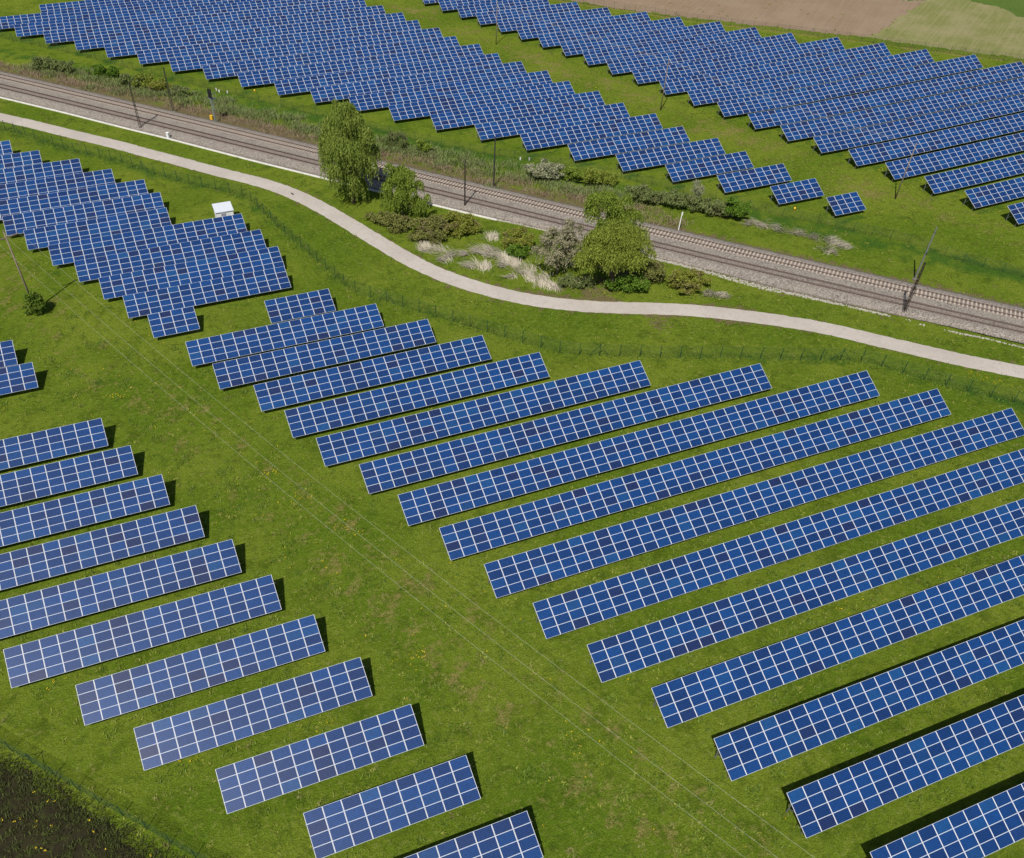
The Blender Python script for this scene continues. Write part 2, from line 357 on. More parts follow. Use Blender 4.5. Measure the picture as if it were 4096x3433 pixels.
F3 = [(118,260),(129.5,245.6),(133.4,240.8),(139.3,234.4),(143.6,229.8),(148.0,223.4),(152.3,217.4),(158.1,211.4),(163.0,205.8),(168,200.7),(172.4,196.0),(176.4,191.3),(181,186.4),(185.3,181.6),(189,176.8),(193,172.2),(197,167.8),(201,163.0),(205,158.9),(214,148),(228,132)]
F4 = [(-34,65),(-24.4,53.9),(-23.0,52.1),(-21.5,50.4),(-18.9,47.4),(-16.9,44.9),(-15.1,42.8),(-13.7,41.3),(-12.2,39.5),(-11.0,38.0),(-8.9,35.6),(2,24)]
KERB_ST = [(-45,-8.9),(9.3,-9.08),(27.3,-8.95),(44.8,-9.2),(56,-9.2),(76.8,-9.7),(103.6,-9.85),(115.9,-9.72),(123.7,-9.72),(129,-9.6),(135.2,-9.3)]

def pt_line_dist(X, Y, P):
    P = np.array(P, float); D = np.full(X.shape, 1e9)
    for a, b in zip(P[:-1], P[1:]):
        d = b-a; L2 = d@d; t = np.clip(((X-a[0])*d[0]+(Y-a[1])*d[1])/L2, 0, 1)
        D = np.minimum(D, np.hypot(X-a[0]-t*d[0], Y-a[1]-t*d[1]))
    return D
def inside(X, Y, P):
    c = np.zeros(X.shape, bool); P = np.array(P); j = len(P)-1
    for i in range(len(P)):
        xi, yi = P[i]; xj, yj = P[j]
        c ^= ((yi > Y) != (yj > Y)) & (X < (xj-xi)*(Y-yi)/(yj-yi+1e-12)+xi); j = i
    return c
def vnoise(X, Y, s, seed):
    r = np.random.default_rng(seed).random((257, 257)); x = X*s+31.7; y = Y*s+11.3
    i = np.floor(x).astype(int); j = np.floor(y).astype(int); fx = x-i; fy = y-j; fx = fx*fx*(3-2*fx); fy = fy*fy*(3-2*fy)
    i %= 256; j %= 256
    return (r[i, j]*(1-fx)+r[i+1, j]*fx)*(1-fy)+(r[i, j+1]*(1-fx)+r[i+1, j+1]*fx)*fy

# ------------------------------------------------------------------ solar table survey: field, row, x, y, columns, column width
TAB = [('A',1,15.07,113.07,6,1.65),('A',2,2.37,106.42,17,1.6486),('A',3,4.91,99.77,19,1.6449),('A',4,9.07,93.02,20,1.6468),('A',5,11.59,86.25,22,1.6479),('A',6,13.93,79.46,28,1.6456),('A',7,17.46,72.81,35,1.65),('A',8,20.08,66.08,41,1.6563),('A',9,22.66,59.31,43,1.6626),('A',10,25.24,52.44,45,1.6678),('A',11,27.86,45.6,44,1.664),('A',12,30.62,38.76,38,1.66),('A',13,34.0,31.95,31,1.66),('A',14,36.52,25.07,26,1.66),('A',15,39.46,18.14,20,1.66),('A',16,42.67,11.16,14,1.66),
('B',1,-30.0,115.6,6,1.66),('B',2,-29.34,109.02,7,1.66),('B',3,-30.22,93.17,12,1.66),('B',4,-30.79,86.4,14,1.66),('B',5,-31.33,79.64,16,1.66),('B',6,-30.16,72.9,17,1.66),('B',7,-30.7,66.06,19,1.66),('B',8,-22.98,59.36,16,1.6646),('B',9,-16.8,52.44,14,1.6609),('B',10,-12.29,45.64,13,1.6582),('B',11,-6.17,38.75,11,1.6593),('B',12,-0.03,31.9,9,1.6604),('B',13,4.49,25.05,8,1.66),
('C',1,-1.62,115.42,4,1.6623),('C',2,-4.34,122.0,15,1.6429),('C',3,-7.15,128.66,17,1.6478),('C',4,-10.21,135.27,18,1.6502),('C',5,-13.67,141.97,19,1.6525),('C',6,-17.09,148.73,14,1.6584),('C',7,-20.18,155.14,16,1.6345),('C',8,-24.16,161.36,17,1.66),('C',9,-27.5,167.94,16,1.66),('C',10,-29.31,174.73,14,1.66),('C',11,-32.72,181.15,12,1.66),('C',12,-36.07,187.9,11,1.66),
('D',1,116.42,111.2,4,1.685),('D',2,109.59,118.52,6,1.6722),('D',3,103.03,125.99,9,1.6552),('D',4,96.31,133.32,11,1.6471),('D',5,89.71,140.69,14,1.6536),('D',6,83.18,148.27,16,1.6406),('D',7,76.44,156.03,19,1.6428),('D',8,69.78,163.7,21,1.6389),('D',9,63.09,171.62,24,1.6413),('D',10,56.52,179.27,26,1.6371),('D',11,50.07,186.95,29,1.63),('D',12,43.57,194.53,31,1.6368),('D',13,37.3,201.6,33,1.6363),('D',14,30.78,209.24,36,1.6374),('D',15,24.29,216.59,38,1.636),('D',16,17.92,224.18,41,1.634),('D',17,11.63,231.74,43,1.635),('D',18,5.06,239.02,46,1.636),('D',19,-1.29,246.75,48,1.638),('D',20,-7.82,254.2,50,1.6441),('D',21,-14.2,261.95,52,1.64),('D',22,-20.6,269.6,54,1.64),('D',23,-7.4,277.0,46,1.64),('D',24,4.0,284.6,40,1.64),
('E',1,144.41,96.75,6,1.66),('E',2,141.89,104.32,12,1.66),('E',3,139.19,111.65,18,1.66),('E',4,136.47,119.18,24,1.66),('E',5,133.76,126.62,30,1.66),('E',6,131.1,134.1,37,1.66),('E',7,128.44,141.36,44,1.66),('E',8,125.7,148.91,45,1.6594),('E',9,123.31,156.82,43,1.6504),('E',10,120.66,164.55,40,1.6555),('E',11,118.15,172.36,38,1.6509),('E',12,115.62,180.29,35,1.6564),('E',13,113.02,187.75,32,1.6363),('E',14,110.58,195.18,30,1.6427),('E',15,108.4,202.9,28,1.6407),('E',16,105.84,210.35,25,1.6471),('E',17,103.29,217.58,23,1.6465),('E',18,100.79,224.74,20,1.629),('E',19,98.03,231.96,18,1.6542),('E',20,95.51,239.2,16,1.66),('E',21,92.9,246.4,14,1.65),('E',22,90.5,254.0,12,1.65)]
TILT = R(25.6989); H0 = 0.80; MH = 0.99959     # low edge 0.8 m up, four modules up the slope

# ------------------------------------------------------------------ ground: one sheet to the horizon
def geo(lo, hi, step):
    core = np.arange(lo, hi+1e-6, step); out = []; d = step; p = hi
    while p < 4000: d *= 1.35; p += d; out.append(p)
    inn = []; d = step; p = lo
    while p > -4000: d *= 1.35; p -= d; inn.append(p)
    return np.r_[inn[::-1], core, out]
gx = geo(-60, 290, 1.25); gy = geo(-10, 330, 1.25)
X, Y = np.meshgrid(gx, gy); Z = G(np.clip(X, -500, 500))
S_, T_ = rail_st(X, Y)
dry = np.zeros_like(X); lush = np.zeros_like(X); straw = np.zeros_like(X)
inR = (S_ > -80) & (S_ < 300)
# bank north of the railway: straw mixed with green
f2d = pt_line_dist(X, Y, F2)
bank = np.exp(-((T_-5.2)/3.4)**2) * inR
straw += bank*np.clip(1.05-.006*np.maximum(S_-60, 0), .35, 1.05)*(0.45+.75*vnoise(X, Y, .11, 3))
straw *= np.where((T_ > 2.2) & (T_ < 13), 1, 0)
straw += (np.exp(-((T_-3.1)/.8)**2)*.75)*inR
lush += np.exp(-((T_-13.0)/4.0)**2)*.62*inR
lush += np.exp(-(f2d/2.0)**2)*.3
# between path and railway
strip = ((T_ < -9.6) & (T_ > -30) & inR)
pu = pt_line_dist(X, Y, PATH_U); pl = pt_line_dist(X, Y, PATH_L)
straw += strip*np.exp(-((S_-158)/20)**2)*np.clip(vnoise(X, Y, .22, 9)-.45, 0, 1)*1.6
straw += np.exp(-((np.minimum(pu, pl)-.0)/.7)**2)*.8
straw += inR*np.exp(-((T_+10.2)/.6)**2)*np.where(S_ > 120, .6, .15)
dry += strip*np.where(S_ < 75, .25, 0)
lush += strip*.22
f1d = pt_line_dist(X, Y, F1)
lush += np.exp(-(f1d/1.6)**2)*(.25+.35*vnoise(X, Y, .13, 21))
# mown lane between the two far fields
LANE = [(70, 300), (96.8, 220), (113.5, 168), (132.4, 115), (150, 70)]
ld = pt_line_dist(X, Y, LANE)
dry += .52*np.exp(-(ld/9.0)**2)*(.5+.8*vnoise(X, Y, .09, 33))
# cable lane in the main field
LNX, LNY = 95.2/103.38, 40.3/103.38
L2 = [(-24, 146), (-17.2, 130.8), (0, 92), (16, 55), (33.9, 10), (40, -5)]
l2 = pt_line_dist(X, Y, L2)
dry += .36*np.exp(-(l2/8.5)**2)*(.40+.8*vnoise(X, Y, .10, 41))
for o_ in (-2.6, -.9, 3.2, 4.9): dry += .35*np.exp(-(np.abs(((X+17.2)*LNX+(Y-130.8)*LNY)-o_-1.2*np.sin(Y*.03))/.45)**2)*(vnoise(X, Y, .05, 61) > .35)*(l2 < 12)
straw += .08*np.exp(-(l2/5.0)**2)*np.clip(vnoise(X, Y, .16, 43)-.35, 0, 1)*1.5
# field edge past the far fence, and front-left corner
f3d = pt_line_dist(X, Y, F3); dry += .75*np.exp(-(f3d/1.5)**2)
dry += .35*np.exp(-(pt_line_dist(X, Y, F4)/6.0)**2)*vnoise(X, Y, .15, 52)
# round dark clumps of nettles
for (cx, cy, rr_) in [(-7,106.6,1.5),(1.6,99.5,1.3),(-5.5,95.7,1.3),(-4.3,93.5,1.2),(2.0,83.8,1.6),(3.5,80.9,1.5),(5.5,76.7,1.2),(6.7,68.9,1.4),(-14.4,106.3,1.6),(14.1,39.0,1.0),(19.5,32.8,1.5),(21.3,32.3,.7),(31.9,21.3,.9),(-2.5,110.8,1.2),(-10.1,108.7,1.7),(.7,113,1.1),(-2,88.2,1.2),(31.5,24.8,1.0),(-12,131,2),(-14,112,2.2),(-9,118,1.8),(-16,101,1.5),(22,178,1),(10.6,60,1.2),(-13.8,123,1.4)]:
    lush += .62*np.exp(-(np.hypot((X-cx), (Y-cy)*1.15)/(rr_*.8))**2)
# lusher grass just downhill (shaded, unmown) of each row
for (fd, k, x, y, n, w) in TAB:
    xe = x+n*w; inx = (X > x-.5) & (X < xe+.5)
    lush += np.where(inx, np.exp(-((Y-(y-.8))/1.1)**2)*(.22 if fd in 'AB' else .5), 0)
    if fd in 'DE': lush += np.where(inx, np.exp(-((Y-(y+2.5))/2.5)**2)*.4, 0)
dry = np.clip(dry, 0, 1); lush = np.clip(lush, 0, 1); straw = np.clip(straw, 0, 1.1)
V = np.c_[X.ravel(), Y.ravel(), Z.ravel()]
ny, nx = X.shape; I = np.arange(nx*ny).reshape(ny, nx)
F = np.c_[I[:-1, :-1].ravel(), I[:-1, 1:].ravel(), I[1:, 1:].ravel(), I[1:, :-1].ravel()]
g_ = link('ground', np_mesh('ground', V, F, attrs={'dry': ('POINT', dry.ravel()), 'lush': ('POINT', lush.ravel()), 'straw': ('POINT', straw.ravel())}), M_GRASS)
tag(g_, kind='structure')

def sheet(name, poly, mat, dz, step=.6, jag=.8, zmin=0):
    P = np.array(poly, float); x0, y0 = P.min(0)-1; x1, y1 = P.max(0)+1
    xs = np.arange(x0, x1, step); ys = np.arange(y0, y1, step); A, B = np.meshgrid(xs, ys)
    jx = (vnoise(A, B, .7, 5)-.5)*jag*2; jy = (vnoise(A, B, .7, 6)-.5)*jag*2
    cx = A[:-1, :-1]+step/2; cy = B[:-1, :-1]+step/2
    m = inside(cx+jx[:-1, :-1], cy+jy[:-1, :-1], P)
    I = np.arange(A.size).reshape(A.shape)
    F = np.c_[I[:-1, :-1][m], I[:-1, 1:][m], I[1:, 1:][m], I[1:, :-1][m]]
    used, inv = np.unique(F.ravel(), return_inverse=True)
    V = np.c_[A.ravel(), B.ravel(), G(A.ravel())+dz][used]
    o = link(name, np_mesh(name, V, inv.reshape(-1, 4)), mat); tag(o, kind='structure'); return o
sheet('field', [(120,268),(129,252),(134.0,243),(138.5,236.2),(147.6,227.2),(154.2,219),(164.2,209),(172.4,200.3),(179.7,192.5),(186.2,187.4),(191.7,189.1),(201.8,194.5),(210.0,198.9),(220.3,204.5),(300,250),(300,330),(120,330)], M_PLOUGH, .012)
sheet('field', [(186.2,187.0),(189.5,181.8),(197.0,173),(206,162.5),(216,151),(235,128),(300,150),(300,250),(245,219),(220.3,204.5),(210.0,198.9),(201.8,194.5),(191.7,189.1)], M_MEADOW, .008)
sheet('field', [(214,206),(225.4,203.5),(230.0,198.5),(232.6,191),(231.8,186),(231.5,178),(300,185),(300,262),(225,212)], M_GREENF, .020)
sheet('field', [(-60,85),(-25.8,53.8),(-24.5,51.9),(-23.2,50.6),(-22,49.2),(-20.5,47.1),(-19.2,45.8),(-17.9,43.9),(-16.7,42.5),(-15.5,40.9),(-14.4,39.6),(-13.1,38.3),(-12,37),(0,24),(0,-5),(-60,-5)], M_DARKSOIL, .012, step=.35, jag=.7)

# ------------------------------------------------------------------ path
pu_ = resample(PATH_U, 1.0, 3); pl_ = resample(PATH_L, 1.0, 3); n = 400
def even(Q, n):
    d = np.r_[0, np.cumsum(np.hypot(*np.diff(Q, axis=0).T))]; s = np.linspace(0, d[-1], n)
    return np.c_[np.interp(s, d, Q[:, 0]), np.interp(s, d, Q[:, 1])]
U = even(pu_, n); Lw = even(pl_, n)
Cc = (U+Lw)/2; T = np.gradient(Cc, axis=0); T /= np.hypot(T[:, 0], T[:, 1])[:, None]; NN = np.c_[-T[:, 1], T[:, 0]]
hw = 1.68 + .0*np.arange(n)
off = np.linspace(-1, 1, 7); V = []
rag = RNG.normal(0, .05, (n, 2))
for k in off:
    w = hw*k + (rag[:, 0] if k == -1 else rag[:, 1] if k == 1 else 0)
    x = Cc[:, 0]+NN[:, 0]*w; y = Cc[:, 1]+NN[:, 1]*w; V.append(np.c_[x, y, G(x)+.03-.022*abs(k)**4])
V = np.concatenate(V); I = np.arange(7*n).reshape(7, n)
F = np.c_[I[:-1, :-1].ravel(), I[:-1, 1:].ravel(), I[1:, 1:].ravel(), I[1:, :-1].ravel()][:, ::-1]
tag(link('path', np_mesh('path', V, F), M_PATH), kind='structure')

# ------------------------------------------------------------------ railway
SS = np.arange(-45, 275, 1.0)
prof = [(3.0, .02, 1.), (2.2, .22, .6), (1.2, .52, .0), (.35, .585, 0), (.12, .59, 0), (-.0975, .59, 0), (-.32, .59, 0), (-.85, .585, .0), (-1.38, .59, 0), (-1.6, .59, 0), (-1.83, .59, 0), (-2.3, .585, 0), (-3.0, .56, 0), (-4.0, .585, 0), (-4.23, .59, 0), (-4.45, .59, 0), (-4.67, .59, 0), (-5.2, .60, 0), (-5.73, .59, 0), (-5.95, .59, 0), (-6.17, .59, 0), (-6.6, .585, 0), (-7.2, .50, .0), (-8.3, .22, .45), (-9.15, .06, .95)]
V = []; ed = []; ru = []
for (t, z, e) in prof:
    tt = np.full(SS.shape, t)+RNG.normal(0, .05 if (t > .4 or t < -6.5) else .012, SS.shape)
    if t < -9: tt = np.interp(SS, [-45, 9, 45, 77, 104, 124, 135, 170, 178, 215, 275], [-8.7, -8.8, -8.95, -9.3, -9.1, -8.6, -8.1, -8.5, -9.2, -7.8, -7.6])+.0
    x, y = railp(SS, tt); V.append(np.c_[x, y, G(x)+z+RNG.normal(0, .012, SS.shape)]); ed.append(np.full(SS.shape, e)); ru.append(np.full(SS.shape, 1. if min(abs(t-a) for a in (-.0975, -1.6, -4.45, -5.95)) < .05 else (.35 if abs(t+.85) < .8 or abs(t+5.2) < .8 else 0.)))
V = np.concatenate(V); I = np.arange(len(V)).reshape(len(prof), -1)
F = np.c_[I[:-1, :-1].ravel(), I[:-1, 1:].ravel(), I[1:, 1:].ravel(), I[1:, :-1].ravel()][:, ::-1]
tag(link('railway_bed', np_mesh('railway_bed', V, F, attrs={'edge': ('POINT', np.concatenate(ed)), 'rust': ('POINT', np.concatenate(ru))}), M_BALLAST), kind='structure')
def strip_mesh(name, svals, prof, mats, parent=None, mis=None):
    V = []
    for (t, z) in prof:
        x, y = railp(svals, t); V.append(np.c_[x, y, G(x)+z])
    V = np.concatenate(V); I = np.arange(len(V)).reshape(len(prof), -1); k = len(prof); Fs = []; mi = []
    for a in range(k):
        b = (a+1) % k; Fs.append(np.c_[I[a, :-1], I[a, 1:], I[b, 1:], I[b, :-1]]); mi += [(mis[a] if mis else 0)]*(len(svals)-1)
    return link(name, np_mesh(name, V, np.concatenate(Fs)[:, ::-1], mi=mi), mats, parent)
slm = MB(); slm.box((-.14, -1.28, -.10), (.14, 1.28, .105)); slm.box((-.10, -.86, .105), (.10, -.58, .13)); slm.box((-.10, .58, .105), (.10, .86, .13))
def track(c, mat, lab, zs, step=.62):
    tr = empty('railway_track', (0, 0, 0)); tag(tr, lab, 'railway track', 'parallel railway tracks')
    for sgn in (-.7525, .7525):
        cc = c+sgn
        strip_mesh('rail', np.arange(-45, 275, 1.0), [(cc-.075, .62), (cc+.075, .62), (cc+.03, .65), (cc+.036, .80), (cc-.036, .80), (cc-.03, .65)], [M_RAIL, M_RAILTOP], tr, [0, 0, 0, 1, 0, 0])
    ss = np.arange(-44, 274, step); x, y = railp(ss, c)
    d = np.hypot(np.hypot(x, y), CAMH); order = np.argsort(d+np.where((ss > 20) & (ss < 216), 0, 1000)); near = set(order[:100].tolist())
    me = bpy.data.meshes.new('sleeper'); me.from_pydata(slm.v, [], slm.f); me.update(); me.materials.append(mat)
    rest = MB()
    for i, s in enumerate(ss):
        x1, y1 = railp(s+.1, c); ang = math.atan2(y1-y[i], x1-x[i])
        M = Matrix.Translation((x[i], y[i], G(x[i])+zs+random.uniform(-.012, .012))) @ Matrix.Rotation(ang, 4, 'Z')
        if i in near:
            o = bpy.data.objects.new('sleeper', me); COL.objects.link(o); o.parent = tr; o.matrix_local = M
        else:
            rest.add([M @ Vector(v) for v in slm.v], slm.f)
    tag(rest.build('far_sleepers', mat, tr), kind='stuff')
track(-.85, M_SLEEPER, 'upper railway track with clearly visible pale sleepers between rusty rails', .535)
track(-5.2, M_SLEEPER_D, 'lower railway track nearer the path with sleepers half buried in ballast', .49)

# concrete edge along the ballast and the rubble strip past the trees
s_ = np.arange(-45, 131, 1.0); t_ = np.interp(s_, [k[0] for k in KERB_ST], [k[1] for k in KERB_ST]) - tr_off(s_, 0)
V = []
for (dt, z) in ((-.19, -.02), (-.19, .22), (.19, .24), (.19, -.02)):
    x, y = railp(s_, t_+dt); V.append(np.c_[x, y, G(x)+z])
V = np.concatenate(V); I = np.arange(len(V)).reshape(4, -1)
F = np.concatenate([np.c_[I[a, :-1], I[a, 1:], I[a+1, 1:], I[a+1, :-1]] for a in range(3)])[:, ::-1]
tag(link('concrete_kerb', np_mesh('concrete_kerb', V, F), M_CONC), 'long white concrete edging between the grass strip and the railway ballast', 'kerb')
rb = MB()
RUBW = ([118, 128, 136, 150, 158, 163, 170, 176, 183, 190, 200, 210, 222, 275], [.15, .35, .35, .35, .5, .55, 1.0, 1.25, .75, .35, .40, .16, .13, .12])
for s in np.arange(120, 262, .055):
    w = float(np.interp(s, *RUBW)); tc = float(np.interp(s, [118, 124, 129, 135, 139, 158, 164, 171, 177, 183, 190, 193, 199, 202, 207, 210, 216, 262], [-9.65, -9.65, -9.55, -9.1, -9.0, -9.6, -9.55, -9.9, -10.35, -9.95, -9.75, -9.6, -9.5, -9.75, -9.7, -9.3, -9.3, -9.2])) - float(tr_off(s, 0))
    if 190 < s < 262 and random.random() > vnoise(np.array([s]), np.array([0.]), .35, 8)[0]*1.1-.15: continue
    x, y = railp(s, tc+random.uniform(-w/2, w/2)); q = random.uniform(.05, .15)
    M = Matrix.Translation((x, y, G(x)+.05)) @ Matrix.Rotation(random.uniform(0, 3.1), 4, 'Z') @ Matrix.Rotation(random.uniform(-.4, .4), 4, 'X')
    rb.box((-q, -q*.7, -.08), (q, q*.7, random.uniform(.03, .11)), 0, M)
tag(rb.build('rubble_strip', M_RUBBLE), 'pale broken stones lining the foot of the railway ballast', 'rubble', kind='stuff')
# buried cable trough beside the ballast
sv = np.arange(137, 186, 1.0)
cb = strip_mesh('cable_trough', sv, [(-8.15, .02), (-8.15, .13), (-7.9, .15), (-7.9, .02)], flat('grey_trough', (.20, .175, .15), .9))
tag(cb, 'thin grey cable trough between white rubble and ballast', 'cable trough')

# ------------------------------------------------------------------ solar tables
def module_geo():
    w, h, th, fr, fy = 1.64, .988, .04, .028, .007
    V = []; F = []; UV = []; MI = []
    def quad(p, uv, m):
        n = len(V); V.extend(p); F.append([n, n+1, n+2, n+3]); UV.extend(uv); MI.append(m)
    x0, x1, y0, y1 = -w/2, w/2, -h/2, h/2; a, b, c, d = x0+fr, x1-fr, y0+fy, y1-fy
    zt, zg = th, th-.006
    z4 = [(0, 0)]*4
    quad([(a, c, zg), (b, c, zg), (b, d, zg), (a, d, zg)], [(-.0095, -.019), (w-2*fr-.0095, -.019), (w-2*fr-.0095, h-2*fy-.019), (-.0095, h-2*fy-.019)], 0)
    for p in ([(x0, y0, zt), (x1, y0, zt), (b, c, zt), (a, c, zt)], [(x1, y0, zt), (x1, y1, zt), (b, d, zt), (b, c, zt)], [(x1, y1, zt), (x0, y1, zt), (a, d, zt), (b, d, zt)], [(x0, y1, zt), (x0, y0, zt), (a, c, zt), (a, d, zt)],
              [(x0, y0, 0), (x1, y0, 0), (x1, y0, zt), (x0, y0, zt)], [(x1, y0, 0), (x1, y1, 0), (x1, y1, zt), (x1, y0, zt)], [(x1, y1, 0), (x0, y1, 0), (x0, y1, zt), (x1, y1, zt)], [(x0, y1, 0), (x0, y0, 0), (x0, y0, zt), (x0, y1, zt)],
              [(x0, y1, 0), (x1, y1, 0), (x1, y0, 0), (x0, y0, 0)]):
        quad(p, z4, 1)
    return np.array(V), np.array(F), np.array(UV), np.array(MI)
mV, mF, mUV, mMI = module_geo()
ME_MOD = np_mesh('solar_module', mV, mF, mUV, attrs={'mod_id': ('POINT', np.zeros(len(mV)))}, mi=mMI)
ME_MOD.materials.append(M_CELL); ME_MOD.materials.append(M_ALU)
# one support frame: two posts, sloping rafter, brace
def slope_pt(q, x=0.0, dn=0.0):      # q metres up the slope from the low edge, dn below the module plane
    return (x, q*math.cos(TILT)+dn*math.sin(TILT), H0+q*math.sin(TILT)-dn*math.cos(TILT))
fm = MB()
fm.bar(slope_pt(.25, 0, .16), slope_pt(3.75, 0, .16), .06, .10)
for q in (.75, 3.1):
    p = slope_pt(q, 0, .16); fm.bar((p[0], p[1], -.2), p, .09, .09)
p = slope_pt(3.1, 0, .16); e_ = slope_pt(1.9, 0, .16); fm.bar((p[0], p[1], .7), e_, .05, .05)
ME_FRAME = bpy.data.meshes.new('support_frame'); ME_FRAME.from_pydata(fm.v, [], fm.f); ME_FRAME.update(); ME_FRAME.materials.append(M_STEEL)
ORD = 'zeroth first second third fourth fifth sixth seventh eighth ninth tenth eleventh twelfth thirteenth fourteenth fifteenth sixteenth seventeenth eighteenth nineteenth twentieth twenty-first twenty-second twenty-third twenty-fourth'.split()
FIELD = {'A': ('lower right field', 16, 'rows of solar tables in the lower right field'), 'B': ('lower left field', 13, 'rows of solar tables in the lower left field'),
         'C': ('left field beside the white shed', 12, 'rows of solar tables in the left field by the shed'), 'D': ('middle field above the railway', 24, 'rows of solar tables in the middle field above the railway'),
         'E': ('far right field below ploughed land', 22, 'rows of solar tables in the far right field')}
VIEW = np.array([r_, u_, [-x for x in b_]])
def in_view(p):
    d = VIEW @ (np.array(p)-np.array([0, 0, CAMH])); 
    if d[2] <= 1: return False
    px = 2048-167.7+3416.8*d[0]/d[2]; py = 1716.5+473.2-3416.8*d[1]/d[2]
    return -60 < px < 4156 and -60 < py < 3493
def column_matrix(xc, x0, z0, q, sx):
    """local matrix of a module: column centre xc (world), q metres up the slope"""
    g0 = float(G(xc-.8)); g1 = float(G(xc+.8)); beta = math.atan2(g1-g0, 1.6); gz = (g0+g1)/2 - z0
    M = Matrix.Translation((xc-x0, 0, gz)) @ Matrix.Rotation(-beta, 4, 'Y') @ Matrix.Translation((0, 0, H0)) @ Matrix.Rotation(TILT, 4, 'X') @ Matrix.Translation((0, q, 0)) @ Matrix.Diagonal((sx, 1, 1, 1))
    return M
SPECIAL = {('D', 1): 'smallest blue solar table, four columns wide, alone at the tip of the middle field',
           ('D', 2): 'short blue solar table six columns wide, next to the smallest one above the railway',
           ('C', 1): 'short blue solar table four columns wide in front of the left field rows',
           ('A', 1): 'short blue solar table six columns wide at the back of the lower right field'}
idx = 0
for (fd, k, x, y, n, w) in TAB:
    z0 = float(G(x)); root = empty('solar_table', (x, y, z0))
    fname, cnt, grp = FIELD[fd]
    num = k if fd in 'CDE' else cnt-k+1      # counted from the bottom of the photograph
    lab = SPECIAL.get((fd, k)) or 'blue solar table, %s row from the bottom of the %s' % (ORD[num], fname)
    tag(root, lab, 'solar table', grp)
    jit = RNG.normal(0, .004, n)
    cols = []
    for j in range(n):
        xc = x+w*(j+.5); vis = in_view((xc, y+1.8, G(xc)+1.6)); cols.append((0 if vis else 1, math.hypot(xc, y), j))
    near = set(c[2] for c in sorted(cols)[:25])
    bv = []; bf = []; bu = []; bm = []; bi = []; nb = 0
    for j in range(n):
        xc = x+w*(j+.5)
        for r4 in range(4):
            M = column_matrix(xc, x, z0, (r4+.5)*MH, (w-.02)/1.64)
            if j in near:
                o = bpy.data.objects.new('solar_module', ME_MOD); COL.objects.link(o); o.parent = root; o.matrix_local = M
            else:
                A = np.array(M); vv = mV @ A[:3, :3].T + A[:3, 3]
                bv.append(vv); bf.append(mF+nb); bu.append(mUV); bm.append(mMI); bi.append(np.full(len(mV), idx*4.0+r4+j*7.0)); nb += len(mV)
            idx += 1
    if bv:
        me = np_mesh('module_block', np.concatenate(bv), np.concatenate(bf), np.concatenate(bu), attrs={'mod_id': ('POINT', np.concatenate(bi) % 997)}, mi=np.concatenate(bm))
        o = link('module_block', me, [M_CELL, M_ALU], root); tag(o, kind='stuff')
    # purlins run the length of the table and stick out a little at each end
    xs_ = np.r_[np.arange(x-.12, x+n*w, 4.0), x+n*w+.12]
    for q in (.99, 3.0):
        pm = MB()
        for a, b in zip(xs_[:-1], xs_[1:]):
            pa = slope_pt(q, a-x, .05); pb = slope_pt(q, b-x, .05)
            pm.bar((pa[0], pa[1], pa[2]+G(a)-z0), (pb[0], pb[1], pb[2]+G(b)-z0), .07, .07)
        pm.build('purlin', M_STEEL, root)
    nf = max(2, int(round(n*w/5.0))+1)
    for j in range(nf):
        lx = .35+(n*w-.7)*j/(nf-1)
        o = bpy.data.objects.new('support_frame', ME_FRAME); COL.objects.link(o); o.parent = root
        o.location = (lx, 0, float(G(x+lx))-z0)

